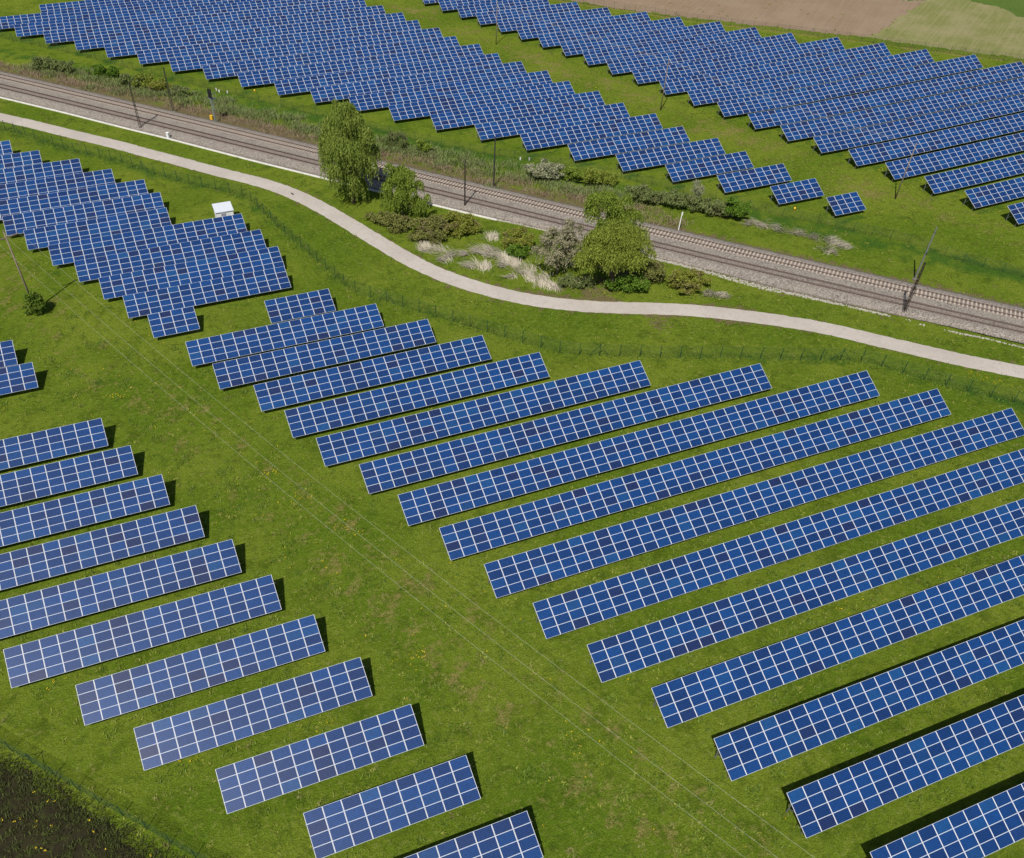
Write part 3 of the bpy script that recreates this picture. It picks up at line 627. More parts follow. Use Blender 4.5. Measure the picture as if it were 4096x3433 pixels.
# ------------------------------------------------------------------ fences
def fence(name_label, P, spacing, h, postr, mat, net, netname='wire_mesh', cat='fence', lean=0.0, keep=None):
    Q = np.array(P, float); d = np.r_[0, np.cumsum(np.hypot(*np.diff(Q, axis=0).T))]
    s = np.arange(0, d[-1], spacing); px = np.interp(s, d, Q[:, 0]); py = np.interp(s, d, Q[:, 1])
    m = np.array([in_view((a, b, .9)) for a, b in zip(px, py)]); k = np.where(m)[0]; a, b = max(0, k[0]-3), min(len(s), k[-1]+4)
    px, py, s = px[a:b], py[a:b], s[a:b]
    root = empty('wire_fence', (px[0], py[0], float(G(px[0])))); tag(root, name_label, cat)
    me = None
    for i, (a_, b_2) in enumerate(zip(px, py)):
        if me is None:
            pb = MB(); pb.tube([(0, 0, -.2), (0, 0, h)], postr, 6); me = bpy.data.meshes.new('post'); me.from_pydata(pb.v, [], pb.f); me.update(); me.materials.append(mat)
        o = bpy.data.objects.new('post', me); COL.objects.link(o); o.parent = root
        o.location = (a_-px[0], b_2-py[0], float(G(a_)-G(px[0]))); o.rotation_euler = (random.uniform(-.02, .02), random.uniform(-.02, .02), 0)
        if i and i % 12 == 5:
            sb = MB(); dx, dy = px[i]-px[i-1], py[i]-py[i-1]; L_ = math.hypot(dx, dy)
            for sg in (-1, 1): sb.tube([(0, 0, h*.85), (sg*dx/L_*1.5, sg*dy/L_*1.5, 0)], postr*.8, 5)
            sb.build('brace', mat, root).location = o.location
    sag = h-.05; V = []; UVs = []; F = []
    hh = np.linspace(.04, sag, 2)
    for i in range(len(px)-1):
        for (ii, jj, kk) in (): pass
        n0 = len(V)
        for (e, z) in ((0, .04), (1, .04), (1, sag), (0, sag)):
            X_ = px[i+e]; Y_ = py[i+e]; V.append((X_-px[0], Y_-py[0], float(G(X_)-G(px[0]))+z)); UVs.append((s[i+e], z))
        F.append([n0, n0+1, n0+2, n0+3])
    link(netname, np_mesh(netname, np.array(V), np.array(F), np.array(UVs)), net, root)
    for z in (h*.5, h-.04):
        wm = MB(); wm.tube([(a_-px[0], b_2-py[0], float(G(a_)-G(px[0]))+z) for a_, b_2 in zip(px, py)], .006, 4, cap=False); wm.build('line_wire', mat, root)
    return root
fence('dark green wire fence curving between the gravel path and the lower solar fields', F1, 2.9, 2.05, .048, M_GREEN, M_NET)
fence('thin wire fence along the bank between railway and middle solar field', F2, 3.1, 1.75, .03, M_GREEN, M_NETD)
fence('thin post and wire fence between far right solar field and ploughed land', F3, 3.0, 1.8, .035, M_DKFENCE, M_NETD)
fence('dense green mesh fence beside the dark soil in the bottom left corner', F4, 2.7, 1.9, .035, M_GREEN, M_NET4)

# ------------------------------------------------------------------ poles, masts, wires
def zig(mb, h, w0, w1, n, r):
    cs = [(-1, -1), (1, -1), (1, 1), (-1, 1)]; r *= 1.05
    for c in cs: mb.bar((c[0]*w0/2, c[1]*w0/2, 0), (c[0]*w1/2, c[1]*w1/2, h), r, r)
    for i in range(n):
        a = i/n; b = (i+1)/n; wa = w0+(w1-w0)*a; wb = w0+(w1-w0)*b
        for q in range(4):
            c = cs[q]; d = cs[(q+1) % 4]
            if i % 2: c, d = d, c
            mb.bar((c[0]*wa/2, c[1]*wa/2, h*a), (d[0]*wb/2, d[1]*wb/2, h*b), r*.6, r*.6)
def mast(x, y, h, lab, lattice, mat):
    t = empty('railway_mast', (x, y, float(G(x)))); tag(t, lab, 'railway mast', 'bare masts beside the railway')
    m = MB()
    if lattice: zig(m, h, .42, .16, 16, .065)
    else: m.tube([(0, 0, 0), (0, 0, h)], [.15, .11], 10)
    m.build('mast_shaft', mat, t)
    f = MB(); f.box((-.3, -.3, -.2), (.3, .3, .22)); f.build('footing', M_SLEEPER_D if not lattice else M_CONC, t)
    c = MB(); c.box((-.09, -.22, h*.50), (.09, -.1, h*.50+.3)); c.box((-.06, -.2, h-.9), (.06, .2, h-.8)); c.build('bracket', M_DKSTEEL, t)
mast(6.8, 195.2, 9.09, 'brown lattice mast between kerb and track, leftmost of the railway masts', True, M_MAST)
mast(14.5, 201.9, 8.82, 'dark lattice mast on the far side of the tracks left of the signal', True, M_DKSTEEL)
mast(56.3, 138.9, 8.63, 'dark straight mast beside the lower track just right of the small willow', False, M_MAST)
mast(64.5, 144.8, 9.19, 'dark straight mast beyond the tracks, its top against the solar tables', False, M_DKSTEEL)
mast(106.5, 82.2, 8.57, 'brown lattice mast at the white rubble edge, rightmost railway mast', True, M_MAST)
mast(115.4, 89.7, 8.87, 'pale grey mast beyond the tracks at the right edge of photo', False, M_STEEL)

def pole(x, y, h, lab, arm=0.0, az=0.0, rb=.17):
    t = empty('utility_pole', (x, y, float(G(x))), az); tag(t, lab, 'utility pole', 'wooden utility poles')
    m = MB(); m.tube([(0, 0, -.3), (0, 0, h*.5), (0, 0, h)], [rb, rb*.82, rb*.62], 10); m.build('pole_shaft', M_WOOD, t, smooth=True)
    if arm:
        a = MB(); a.box((-arm, -.07, h-.95), (arm, .07, h-.80)); 
        a.bar((-.7, 0, h-.85), (0, 0, h-1.5), .05, .02); a.bar((.7, 0, h-.85), (0, 0, h-1.5), .05, .02); a.build('crossarm', M_WOOD, t)
    for xx in ((-arm+.08, 0, arm-.08) if arm else (-.18, .18)):
        i = MB(); zz = h-.8 if (arm and xx) else (h if arm else h-.4)
        i.tube([(xx, 0, zz), (xx, 0, zz+.16)], .02, 6); i.tube([(xx, 0, zz+.12), (xx, 0, zz+.2), (xx, 0, zz+.28)], [.055, .065, .03], 8)
        i.build('insulator', M_GLASSY, t)
    return t
LD = np.array([40.3, -95.2]); LD /= np.hypot(*LD); LN = np.array([-LD[1], LD[0]]); P1 = np.array([-17.2, 130.8]); azl = math.atan2(LN[1], LN[0])
pole(P1[0], P1[1], 12.5, 'tall wooden pole with crossarm rising from a dark shrub at left edge', 1.75, azl)
pe = P1+LD*156; pole(pe[0], pe[1], 12.5, 'wooden pole with crossarm carrying three wires below the photo edge', 1.75, azl)
pole(96.8, 218.7, 9.6, 'thin wooden pole on the grass lane, farthest of the far poles', .0, 1.2, .12)
pole(113.5, 166.6, 10.4, 'thin wooden pole on the grass lane, middle of the three far poles', .0, 1.2, .12)
pole(132.4, 113.9, 10.2, 'thin wooden pole on the grass lane, nearest of the three far poles', .0, 1.2, .12)
for lat, lab in ((-1.6, 'left overhead wire crossing the main field'), (0.05, 'middle overhead wire crossing the main field'), (1.95, 'right overhead wire crossing the main field')):
    m = MB(); pts = []
    for s in np.linspace(0, 156, 60):
        q = P1+LD*s+LN*(lat if 0 < s < 156 else lat*.9); pts.append((q[0], q[1], 8.2+3.6*((s-78)/78)**2))
    m.tube(pts, .0065, 5, cap=False)
    tag(m.build('overhead_wire', M_WIRE), lab, 'wire', 'overhead wires of the pole line')
far = [(96.8, 218.7, 9.3), (113.5, 166.6, 10.1), (132.4, 113.9, 9.9)]
for off_, lab in ((-.18, 'left thin wire strung between the far lane poles'), (.18, 'right thin wire strung between the far lane poles')):
    m = MB(); pts = []
    for a, b in zip(far[:-1], far[1:]):
        for q in np.linspace(0, 1, 16)[:-1]: pts.append((a[0]+(b[0]-a[0])*q+off_, a[1]+(b[1]-a[1])*q, a[2]+(b[2]-a[2])*q-1.4*4*q*(1-q)*.5))
    pts.append((far[-1][0]+off_, far[-1][1], far[-1][2])); m.tube(pts, .007, 4, cap=False)
    tag(m.build('overhead_wire', M_WIRE), lab, 'wire', 'thin wires between the far lane poles')

# railway signal
t = empty('railway_signal', (21.8, 193.5, 0), math.atan2(RD[1], RD[0])); tag(t, 'grey railway signal post with small platform and black light head', 'railway signal')
m = MB(); m.tube([(0, 0, 0), (0, 0, 6.1)], [.13, .10], 10); m.build('post', M_TEAL, t)
m = MB(); m.box((-.35, -.10, 4.9), (.35, .10, 6.5)); m.box((-.45, -.14, 4.8), (.45, -.10, 6.6)); m.build('signal_head', M_BLACK, t)
for z in (5.15, 5.6, 6.05):
    m = MB(); m.tube([(.0, -.14, z), (0, -.28, z)], .12, 10); m.build('lamp_hood', M_BLACK, t)
m = MB(); m.box((-1.0, .15, 4.5), (.5, .95, 4.56))
for a in ((-1, .15), (.5, .15), (.5, .95), (-1, .95)): m.tube([(a[0], a[1], 4.5), (a[0], a[1], 5.6)], .03, 5)
m.bar((-1, .15, 5.6), (-1, .95, 5.6), .04); m.bar((-1, .95, 5.6), (.5, .95, 5.6), .04); m.bar((.5, .95, 5.6), (.5, .15, 5.6), .04); m.build('platform', M_TEAL, t)
m = MB()
for xx in (.12, .5): m.tube([(xx, .18, .1), (xx, .18, 4.5)], .025, 5)
for z in np.arange(.4, 4.4, .35): m.tube([(.12, .18, z), (.5, .18, z)], .018, 4)
m.build('ladder', M_STEEL, t)
def box_thing(name, x, y, sx, sy, sz, mat, lab, cat, parts=(), rz=0.0, group=None):
    t = empty(name, (x, y, float(G(x))), rz); tag(t, lab, cat, group)
    b = MB(); b.box((-sx/2, -sy/2, 0), (sx/2, sy/2, sz)); o = b.build('body', mat, t)
    bv = o.modifiers.new('bevel', 'BEVEL'); bv.width = min(sx, sy)*.08; bv.segments = 2
    for (nm, lo, hi, mt) in parts:
        b = MB(); b.box(lo, hi); b.build(nm, mt, t)
    return t
raz = math.atan2(RD[1], RD[0])
box_thing('equipment_box', 21.4, 195.3, .55, .45, .75, M_YEL, 'small yellow box at the foot of the railway signal', 'box', (('lid', (-.32, -.27, .75), (.32, .27, .80), M_YEL),), raz)
box_thing('trackside_cabinet', 11.4, 188.4, .55, .45, 1.15, M_WHITE, 'white upright cabinet standing on the kerb beside the ballast', 'cabinet', (('lid', (-.33, -.28, 1.15), (.33, .28, 1.22), M_WHITE), ('door', (-.24, -.245, .12), (.24, -.227, 1.08), flat('cab_door', (.7, .72, .75)))), raz)
m = empty('marker_stake', (88.1, 117.8, 0)); tag(m, 'white leaning stake beside the upper track right of the big willow', 'stake')
a = MB(); a.tube([(0, 0, -.1), (.05, .02, 1.8), (.12, .05, 3.35)], [.09, .08, .07], 8); a.build('stake_shaft', M_WHITE, m)
a = MB(); a.box((.0, -.02, 2.7), (.26, .06, 3.3)); a.build('plate', M_WHITE, m)
def ball_marker(x, y, lab):
    t = empty('marker_post', (x, y, float(G(x)))); tag(t, lab, 'marker post', 'yellow-topped marker posts')
    a = MB(); a.tube([(0, 0, -.1), (0, 0, .55)], .04, 8); a.build('stem', M_YEL, t)
    a = MB(); a.tube([(0, 0, .45), (0, 0, .52), (0, 0, .66), (0, 0, .80), (0, 0, .86)], [.08, .17, .21, .16, .06], 12); a.build('cap', M_YEL, t, smooth=True)
ball_marker(33.1, 206.75, 'yellow marker post below the middle field solar tables, near the signal')
ball_marker(111.57, 116.5, 'yellow marker post between the smallest solar tables and the railway')
ball_marker(2.9, 39.6, 'yellow marker post in the grass between two lower left solar tables') if False else None
def wpost(x, y, lab):
    t = empty('marker_stone', (x, y, float(G(x)))); tag(t, lab, 'marker stone', 'short white marker stones')
    a = MB(); a.box((-.11, -.09, -.1), (.11, .09, .48)); o = a.build('stone', M_WHITE, t)
    a = MB(); a.add([(-.11, -.09, .48), (.11, -.09, .48), (.11, .09, .48), (-.11, .09, .48), (0, 0, .60)], [(0, 1, 4), (1, 2, 4), (2, 3, 4), (3, 0, 4)]); a.build('tip', M_WHITE, t)
wpost(25.4, 211.4, 'short white stone by the fence, left one of three near the signal')
wpost(25.8, 210.2, 'short white stone by the fence, middle one of three near the signal')
wpost(27.4, 209.0, 'short white stone by the fence, right one of three near the signal')
wpost(74.2, 154.1, 'short white stone by the fence behind the pale flowering shrub, left of a pair')
wpost(75.8, 153.3, 'short white stone by the fence behind the pale flowering shrub, right of a pair')

# white shed at the back of the left field
t = empty('shed', (13.72, 147.75, 0)); tag(t, 'white shed with pale sloping roof and grey door behind solar tables', 'shed')
W_, D_, Hh = 2.95, 2.55, 2.32
a = MB(); a.add([(0,0,0),(W_,0,0),(W_,D_,0),(0,D_,0),(0,0,Hh),(W_,0,Hh),(W_,D_,Hh+.32),(0,D_,Hh+.32)], [(0,1,5,4),(1,2,6,5),(2,3,7,6),(3,0,4,7),(0,3,2,1),(4,5,6,7)])
a.build('wall', M_WHITE, t)
a = MB(); e = .12; s0 = Hh+.02-.03; s1 = Hh+.36
a.add([(-e,-e,s0),(W_+e,-e,s0),(W_+e,D_+e,s1),(-e,D_+e,s1),(-e,-e,s0+.09),(W_+e,-e,s0+.09),(W_+e,D_+e,s1+.09),(-e,D_+e,s1+.09)], [(0,3,2,1),(4,5,6,7),(0,1,5,4),(1,2,6,5),(2,3,7,6),(3,0,4,7)])
rf = a.build('roof', M_SHEDROOF, t)
a = MB(); a.box((.85, -.035, .05), (1.65, .0, 2.05)); dr = a.build('door', M_GREY, t)
a = MB(); a.box((1.5, -.08, 1.0), (1.58, -.036, 1.12)); a.build('handle', M_BLACK, dr)
a = MB(); a.box((W_-.9, -.025, .06), (W_-.86, -.002, 2.2)); a.box((.78, -.05, 2.05), (1.72, -.002, 2.12)); a.build('trim', M_SHEDROOF, t)

# crow on the path
t = empty('crow', (28.59, 155.0, .03), R(130)); tag(t, 'small black bird standing on the pale gravel path', 'bird')
a = MB(); a.tube([(-.34, 0, .13), (-.22, 0, .15), (-.10, 0, .18), (.02, 0, .20), (.12, 0, .235), (.17, 0, .29), (.225, 0, .315), (.27, 0, .305), (.34, 0, .29)], [.03, .045, .085, .10, .085, .05, .048, .03, .006], 10)
a.build('body', M_BLACK, t, smooth=True)
for sg in (-1, 1):
    a = MB(); a.tube([(.08, sg*.085, .22), (-.05, sg*.10, .21), (-.2, sg*.07, .17), (-.32, sg*.03, .15)], [.02, .035, .03, .008], 6); a.build('wing', M_BLACK, t, smooth=True)
    a = MB(); a.tube([(.0, sg*.04, .12), (.01, sg*.045, .0), (.07, sg*.05, 0)], .010, 5); a.build('leg', M_BLACK, t)

# ------------------------------------------------------------------ foliage
def leaf_quads(P, D, Lq, Wq, tone):
    """P centres, D long-axis directions"""
    n = len(P); r = RNG.normal(size=(n, 3)); D = D/np.linalg.norm(D, axis=1)[:, None]
    s = np.cross(D, r); s /= np.linalg.norm(s, axis=1)[:, None]+1e-9
    a = D*np.asarray(Lq).reshape(-1, 1)/2; b = s*np.asarray(Wq).reshape(-1, 1)/2
    V = np.stack([P-a-b*.6, P-a*.1+b, P+a, P-a*.1-b], 1)
    V[:, 0] = P-a; F = np.arange(4*n).reshape(n, 4)
    return V.reshape(-1, 3), F, np.repeat(tone, 4)
def foliage(name, parts, mat, parent, origin):
    Vs = []; Fs = []; Ts = []; k = 0
    for V, F, T in parts: Vs.append(V); Fs.append(F+k); Ts.append(T); k += len(V)
    V = np.concatenate(Vs)-np.array(origin)
    return link(name, np_mesh(name, V, np.concatenate(Fs), attrs={'tone': ('POINT', np.concatenate(Ts))}), mat, parent)
def willow_strands(lobes, nstr, zmin=.6, lmin=1.5, lmax=6, lq=.42, wq=.13, seg=.27):
    """lobes: (x,y,z,rx,ry,rz,weight) strands start high on each lobe and hang straight down"""
    L = np.array(lobes, float); w = L[:, 6]/L[:, 6].sum(); parts = []
    for li, l in enumerate(L):
        n = int(nstr*w[li]); th = RNG.uniform(0, 2*np.pi, n); ph = np.arccos(RNG.uniform(-.15, 1, n)); rr = RNG.uniform(.72, 1.02, n)**.6
        d = np.c_[np.sin(ph)*np.cos(th), np.sin(ph)*np.sin(th), np.cos(ph)]
        clump = .80+.34*np.sin(th*5+li*2.1+ph*2.5)*np.sin(ph*4+li)
        S = l[:3]+d*l[3:6]*(rr*clump)[:, None]
        Ls = RNG.uniform(lmin, lmax, n)*(.6+.6*np.sin(th*3+li)**2); Ls = np.minimum(Ls, S[:, 2]-zmin-RNG.uniform(0, 1.2, n)); Ls = np.maximum(Ls, .4)
        m = int(lmax*1.2/seg)+1; tone = RNG.random(n)
        for q in range(m):
            t = q*seg; ok = t < Ls
            if not ok.any(): break
            out = d[ok].copy(); out[:, 2] = 0
            C = S[ok]+out*(.55*(1-np.exp(-t)))[..., None] if False else S[ok]+out*(.5*(1-math.exp(-t)))
            C = C.copy(); C[:, 2] -= t; C += RNG.normal(0, .085, C.shape)
            dr = np.c_[out[:, 0]*.25*math.exp(-t)+RNG.normal(0, .28, ok.sum()), out[:, 1]*.25*math.exp(-t)+RNG.normal(0, .28, ok.sum()), -np.ones(ok.sum())]
            parts.append(leaf_quads(C, dr, np.full(ok.sum(), lq), np.full(ok.sum(), wq)*RNG.uniform(.7, 1.4, ok.sum()), np.clip(tone[ok]+RNG.normal(0, .12, ok.sum()), 0, 1)))
    return parts
def clumps(LB, n, r, rz=.8, low=-.1, inner=.12):
    """scatter n small clumps over the outside of the big lobes; keep the big lobes thinly filled"""
    L = np.array(LB, float); out = []; w = L[:, 6]*L[:, 3]*L[:, 4]; w = w/w.sum()
    for _ in range(n):
        l = L[RNG.choice(len(L), p=w)]; th = RNG.uniform(0, 6.283); cz = RNG.uniform(low, 1); sn = math.sqrt(max(0, 1-cz*cz))
        k = RNG.uniform(.72, 1.05); q = r*RNG.uniform(.7, 1.35)
        out.append((l[0]+l[3]*sn*math.cos(th)*k, l[1]+l[4]*sn*math.sin(th)*k, l[2]+l[5]*cz*k, q, q, q*rz, q*q))
    tot = sum(o[6] for o in out)
    for l in L: out.append((l[0], l[1], l[2]-.3, l[3]*.75, l[4]*.75, l[5]*.7, tot*inner/len(L)))
    return out
def blob_leaves(lobes, n, lq=.26, wq=.17, up=.3, shell=.5):
    L = np.array(lobes, float); w = L[:, 6]/L[:, 6].sum(); parts = []
    for li, l in enumerate(L):
        k = int(n*w[li]); d = RNG.normal(size=(k, 3)); d /= np.linalg.norm(d, axis=1)[:, None]
        d[:, 2] = np.where(d[:, 2] < -.35, -d[:, 2], d[:, 2]); th = np.arctan2(d[:, 1], d[:, 0]); ph = np.arccos(np.clip(d[:, 2], -1, 1))
        rr = (shell+(1-shell)*RNG.random(k)**.7)*(.82+.26*np.sin(th*4+li*1.7)*np.sin(ph*5+li)+.1*np.sin(th*9+ph*7))
        P = l[:3]+d*l[3:6]*rr[:, None]; P[:, 2] = np.maximum(P[:, 2], .05+.15*RNG.random(k))
        D = d*.5+RNG.normal(0, .6, d.shape)+np.array([0, 0, up])
        parts.append(leaf_quads(P, D, lq*RNG.uniform(.7, 1.5, k), wq*RNG.uniform(.7, 1.4, k), np.clip(RNG.random(k), 0, 1)))
    return parts
def limbs(mb, base, tips, r0, hfork):
    b = Vector(base); f = b+Vector((0, 0, hfork)); mb.tube([b-Vector((0, 0, .2)), b+Vector((.05, .03, hfork*.5)), f], [r0*1.15, r0*.9, r0*.75], 10)
    for t in tips:
        t = Vector(t); m = (f+t)/2+Vector((random.uniform(-.3, .3), random.uniform(-.3, .3), .4)); mb.tube([f, m, t], [r0*.5, r0*.3, r0*.06], 6)
def tree(name, base, lab, cat, parts, mat, r0, hf, tips, group='trees and tall shrubs between path and railway'):
    t = empty(name, base); tag(t, lab, cat, group)
    m = MB(); limbs(m, (0, 0, 0), [tuple(np.array(q)-np.array(base)) for q in tips], r0, hf); m.build('trunk', M_BARK, t, smooth=True)
    if isinstance(mat, list):
        for pp, mm in zip(parts, mat): foliage('crown', pp, mm, t, base)
    else: foliage('crown', parts, mat, t, base)
    return t
cr, cf = np.array([.926, -.376]), np.array([.38, .925])      # picture right / away, on the ground
def at(bx, by, right, away, z): return (bx+cr[0]*right+cf[0]*away, by+cr[1]*right+cf[1]*away, z)
def lob(bx, by, spec): return [at(bx, by, a, b, z)+(rx, ry, rz, w) for (a, b, z, rx, ry, rz, w) in spec]
# tall weeping willow
bx, by = 38.2, 148.0
LB = lob(bx, by, [(-.4,0,14.6,2.3,2.3,2.6,1.0),(-1.6,.5,12.6,2.6,2.5,2.4,1.1),(1.2,0,12.4,2.4,2.4,2.2,1.1),(-3.1,0,9.6,2.4,2.5,2.4,1.1),(2.0,.2,9.4,2.3,2.4,2.3,1.1),(0,-1.9,10.2,2.8,2.4,2.6,1.3),(0,2.2,10.2,2.8,2.4,2.6,.8),(2.5,-1,7.4,1.7,1.8,1.7,.7),(-3.8,-.8,7.2,1.5,1.8,1.7,.7),(.8,-2.2,5.8,1.5,1.5,1.6,.8),(-1.9,-2.4,6.8,2.0,1.7,1.6,.7),(.3,0,6.4,2.2,2.2,3,.6),(.4,-.4,3.4,1.5,1.5,1.4,.6)])
tree('willow_tree', (bx, by, 0), 'tall weeping willow, tallest tree, left of the small willow', 'tree', willow_strands(clumps(LB, 56, 1.0, .8), 8200, .5, .8, 3.4), L_WILLOW, .38, 3.5, [l[:3] for l in LB[:12]])
# young bright willow
bx, by = 44.6, 139.4
LB = lob(bx, by, [(-.9,0,8.0,1.7,1.6,1.5,1),(.9,0,7.7,1.7,1.6,1.5,1),(.1,0,6.8,2.2,2.1,1.8,1),(-1.2,0,5.6,2.2,2.2,1.8,1),(1.3,-.4,5.2,2.3,2.0,1.6,1),(-1.5,-1,3.6,2.0,1.8,1.4,.8),(.4,-1.4,4.0,2.2,1.6,1.4,.8),(3.3,-.2,3.2,1.7,1.6,1.4,.7),(2.5,-1.0,2.6,1.6,1.5,1.2,.5),(0,0,3.4,2.4,2.4,2.4,.5)])
tree('willow_tree', (bx, by, 0), 'small bright green young willow between tall willow and olive bushes', 'tree', willow_strands(clumps(LB, 34, .75, .7), 4200, .25, .5, 2.0, .32, .13), L_WILLOW2, .2, 1.6, [l[:3] for l in LB[:12]])
# big spreading willow, front
bx, by = 67.6, 104.6
LB = lob(bx, by, [(-.6,1.0,8.3,2.8,2.4,1.7,1.2),(-3.2,.6,7.0,2.3,2.2,1.6,1),(2.4,1.2,7.3,2.5,2.3,1.6,1.1),(3.6,0.2,5.7,2.0,2.0,1.5,.9),(-1.2,-1.2,6.4,2.6,2.0,1.5,1.1),(1.2,-1.4,6.1,2.3,2.0,1.5,1.1),(-4.0,-.6,5.0,1.8,1.8,1.4,.7),(-.2,0,5.6,3.2,2.4,2.0,.6)])
tree('willow_tree', (bx, by, 0), 'broad dense willow beside the path bend, in front of the taller one', 'tree', willow_strands(clumps(LB, 54, 1.1, .65), 8600, 1.9, .4, 1.7, .34, .15), L_GOLD, .36, 2.2, [l[:3] for l in LB[:12]])
# taller lighter tree behind it
bx, by = 70.8, 110.6
LB = lob(bx, by, [(-2.6,0,11.4,1.9,1.9,1.9,1),(-.6,.5,10.8,2.1,2.1,1.9,1),(-3.3,0,8.8,2.2,2.1,2.1,1),(.5,0,8.4,2.3,2.2,2.1,1.1),(2.4,.6,8.8,1.9,2.0,2.0,1),(2.7,0,6.2,1.8,1.9,1.9,.9),(-1.2,-.8,7.0,2.6,2.2,2.0,1)])
tree('willow_tree', (bx, by, 0), 'light green open-crowned tree behind the broad willow, in front of tracks', 'tree', willow_strands(clumps(LB, 34, .95, .65, inner=.05), 3900, 1.2, .4, 1.8, .32, .14), L_WILLOW2, .28, 4, [l[:3] for l in LB[:12]])
# grey-beige shrub tree left of it
bx, by = 61.6, 112.0
LB = lob(bx, by, [(-.2,0,5.6,2.4,2.2,1.8,1.1),(1.9,.8,6.8,2.2,2.0,1.6,1),(-2.3,-.2,3.9,1.9,1.9,1.7,.9),(.2,-1.2,3.4,2.4,1.8,1.8,1),(2.6,-.2,4.4,1.8,1.8,1.8,.8),(-.6,1.4,4.9,2.6,1.8,2.0,.6)])
LC = clumps(LB, 40, .9, .8, inner=.08); pa = blob_leaves(LC, 7800, .27, .14, .1, .35)
tree('flowering_tree', (bx, by, 0), 'pale grey beige blossoming tree left of the broad willow', 'tree', [pa, willow_strands(LB, 700, .6, .5, 2.2, .3, .1)], [L_GREYB, L_GREYB], .2, 1.4, [l[:3] for l in LB[:12]])

def bush(name, bx, by, spec, n, mat, lab, cat='bush', group='bushes along the railway', lq=.26, wq=.17, up=.3, shell=.5):
    t = empty(name, (bx, by, float(G(bx)))); tag(t, lab, cat, group)
    LB = lob(bx, by, spec); LB = [tuple(l) for l in LB]
    parts = blob_leaves(clumps(LB, 9*len(LB), .78, .75, .0, .35), int(n*1.25), lq, wq, up, .3)
    m = MB()
    for l in LB:
        for q in range(4):
            a_ = random.uniform(0, 6.3); m.tube([(l[0]-bx+.2*math.cos(a_), l[1]-by+.2*math.sin(a_), -.05), (l[0]-bx+l[3]*.5*math.cos(a_), l[1]-by+l[4]*.5*math.sin(a_), l[2]*.9+l[5]*.3)], [.035, .012], 5)
    m.build('stems', M_BARK, t)
    o = foliage('leaves', parts, mat, t, (bx, by, 0)); return t
bush('bush', 41.2, 136.4, [(-1.2,1.4,.6,1.6,1.6,1.3,1),(.8,.2,.8,1.9,1.7,1.5,1),(2.6,-.2,.8,1.7,1.6,1.4,1),(-2.6,2.6,.5,1.5,1.4,1.0,.7),(1.4,-1.6,.5,1.6,1.2,.9,.7)], 6200, L_OLIVE, 'low brownish olive bush at the foot of the small bright willow')
bush('bush', 47.2, 131.2, [(-2.2,.5,.9,2.1,1.8,1.6,1),(.2,1.1,1.1,2.2,1.9,1.8,1),(.6,-1.0,.9,2.3,1.7,1.4,.9),(-1.4,-1.6,.8,2.2,1.6,1.3,.9),(.4,-2.9,.5,1.8,1.2,.9,.6)], 8600, L_OLIVE, 'large olive brown bush between small willow and yellowish bush beside the path')
bush('bush', 51.0, 131.0, [(-.4,.8,1.2,2.2,1.9,1.8,1),(1.8,.4,1.1,2.1,1.8,1.6,1),(.6,-1.5,.8,2.2,1.6,1.3,.9),(3.2,-.2,.8,1.6,1.5,1.3,.6)], 7600, L_OLIVE2, 'yellow green bush above the pale dry reeds, right of the olive bush')
bush('bush', 58.6, 121.8, [(-1.2,.6,1.1,2.1,1.8,1.7,1),(1.1,.9,1.2,2.2,1.8,1.8,1),(.4,-.8,.9,2.0,1.6,1.4,.8)], 6000, L_OLIVE2, 'olive yellow bush left of the pale blossoming tree')
bush('bush', 57.6, 119.2, [(-.2,0,.7,1.6,1.2,1.1,1),(1.1,.4,.7,1.3,1.2,1.1,.7)], 2600, L_GREEN, 'small bright green bush in front of an olive bush by the reeds')
bush('bush', 69.4, 103.0, [(-1.4,.6,.9,1.7,1.3,1.4,1),(.3,-.1,1.0,1.8,1.4,1.5,1),(1.9,.4,1.0,1.6,1.4,1.5,.9)], 5600, L_GREEN, 'bright green undergrowth below the broad willow beside the path')
bush('bush', 75.0, 103.8, [(-1.4,1.2,1.2,2.1,1.8,1.8,1),(.4,.3,1.1,2.2,1.8,1.7,1),(-.6,2.8,1.0,1.8,1.6,1.5,.7),(-1.8,-.8,.7,1.9,1.5,1.3,.8)], 7200, L_OLIVE, 'dull olive bush right of the broad willow, nearer the tree')
bush('bush', 78.6, 100.4, [(-1.6,.3,1.1,2.0,1.8,1.6,1),(.4,.5,1.1,2.1,1.8,1.7,1),(2.1,.8,1.0,1.7,1.6,1.5,.8),(.2,-1.2,.7,2.0,1.3,1.1,.7)], 7200, L_OLIVE2, 'rusty yellow olive bush at the right end of the path-side bushes')
bush('bush', 62.9, 107.4, [(-1.4,.2,.5,1.5,1.1,.9,1),(.6,0,.6,1.6,1.1,1.0,1),(2.2,.2,.7,1.2,1.1,1.1,.7)], 3000, L_TALL, 'pale green low shrub below the blossoming tree by the path', lq=.35, wq=.12, up=.8)
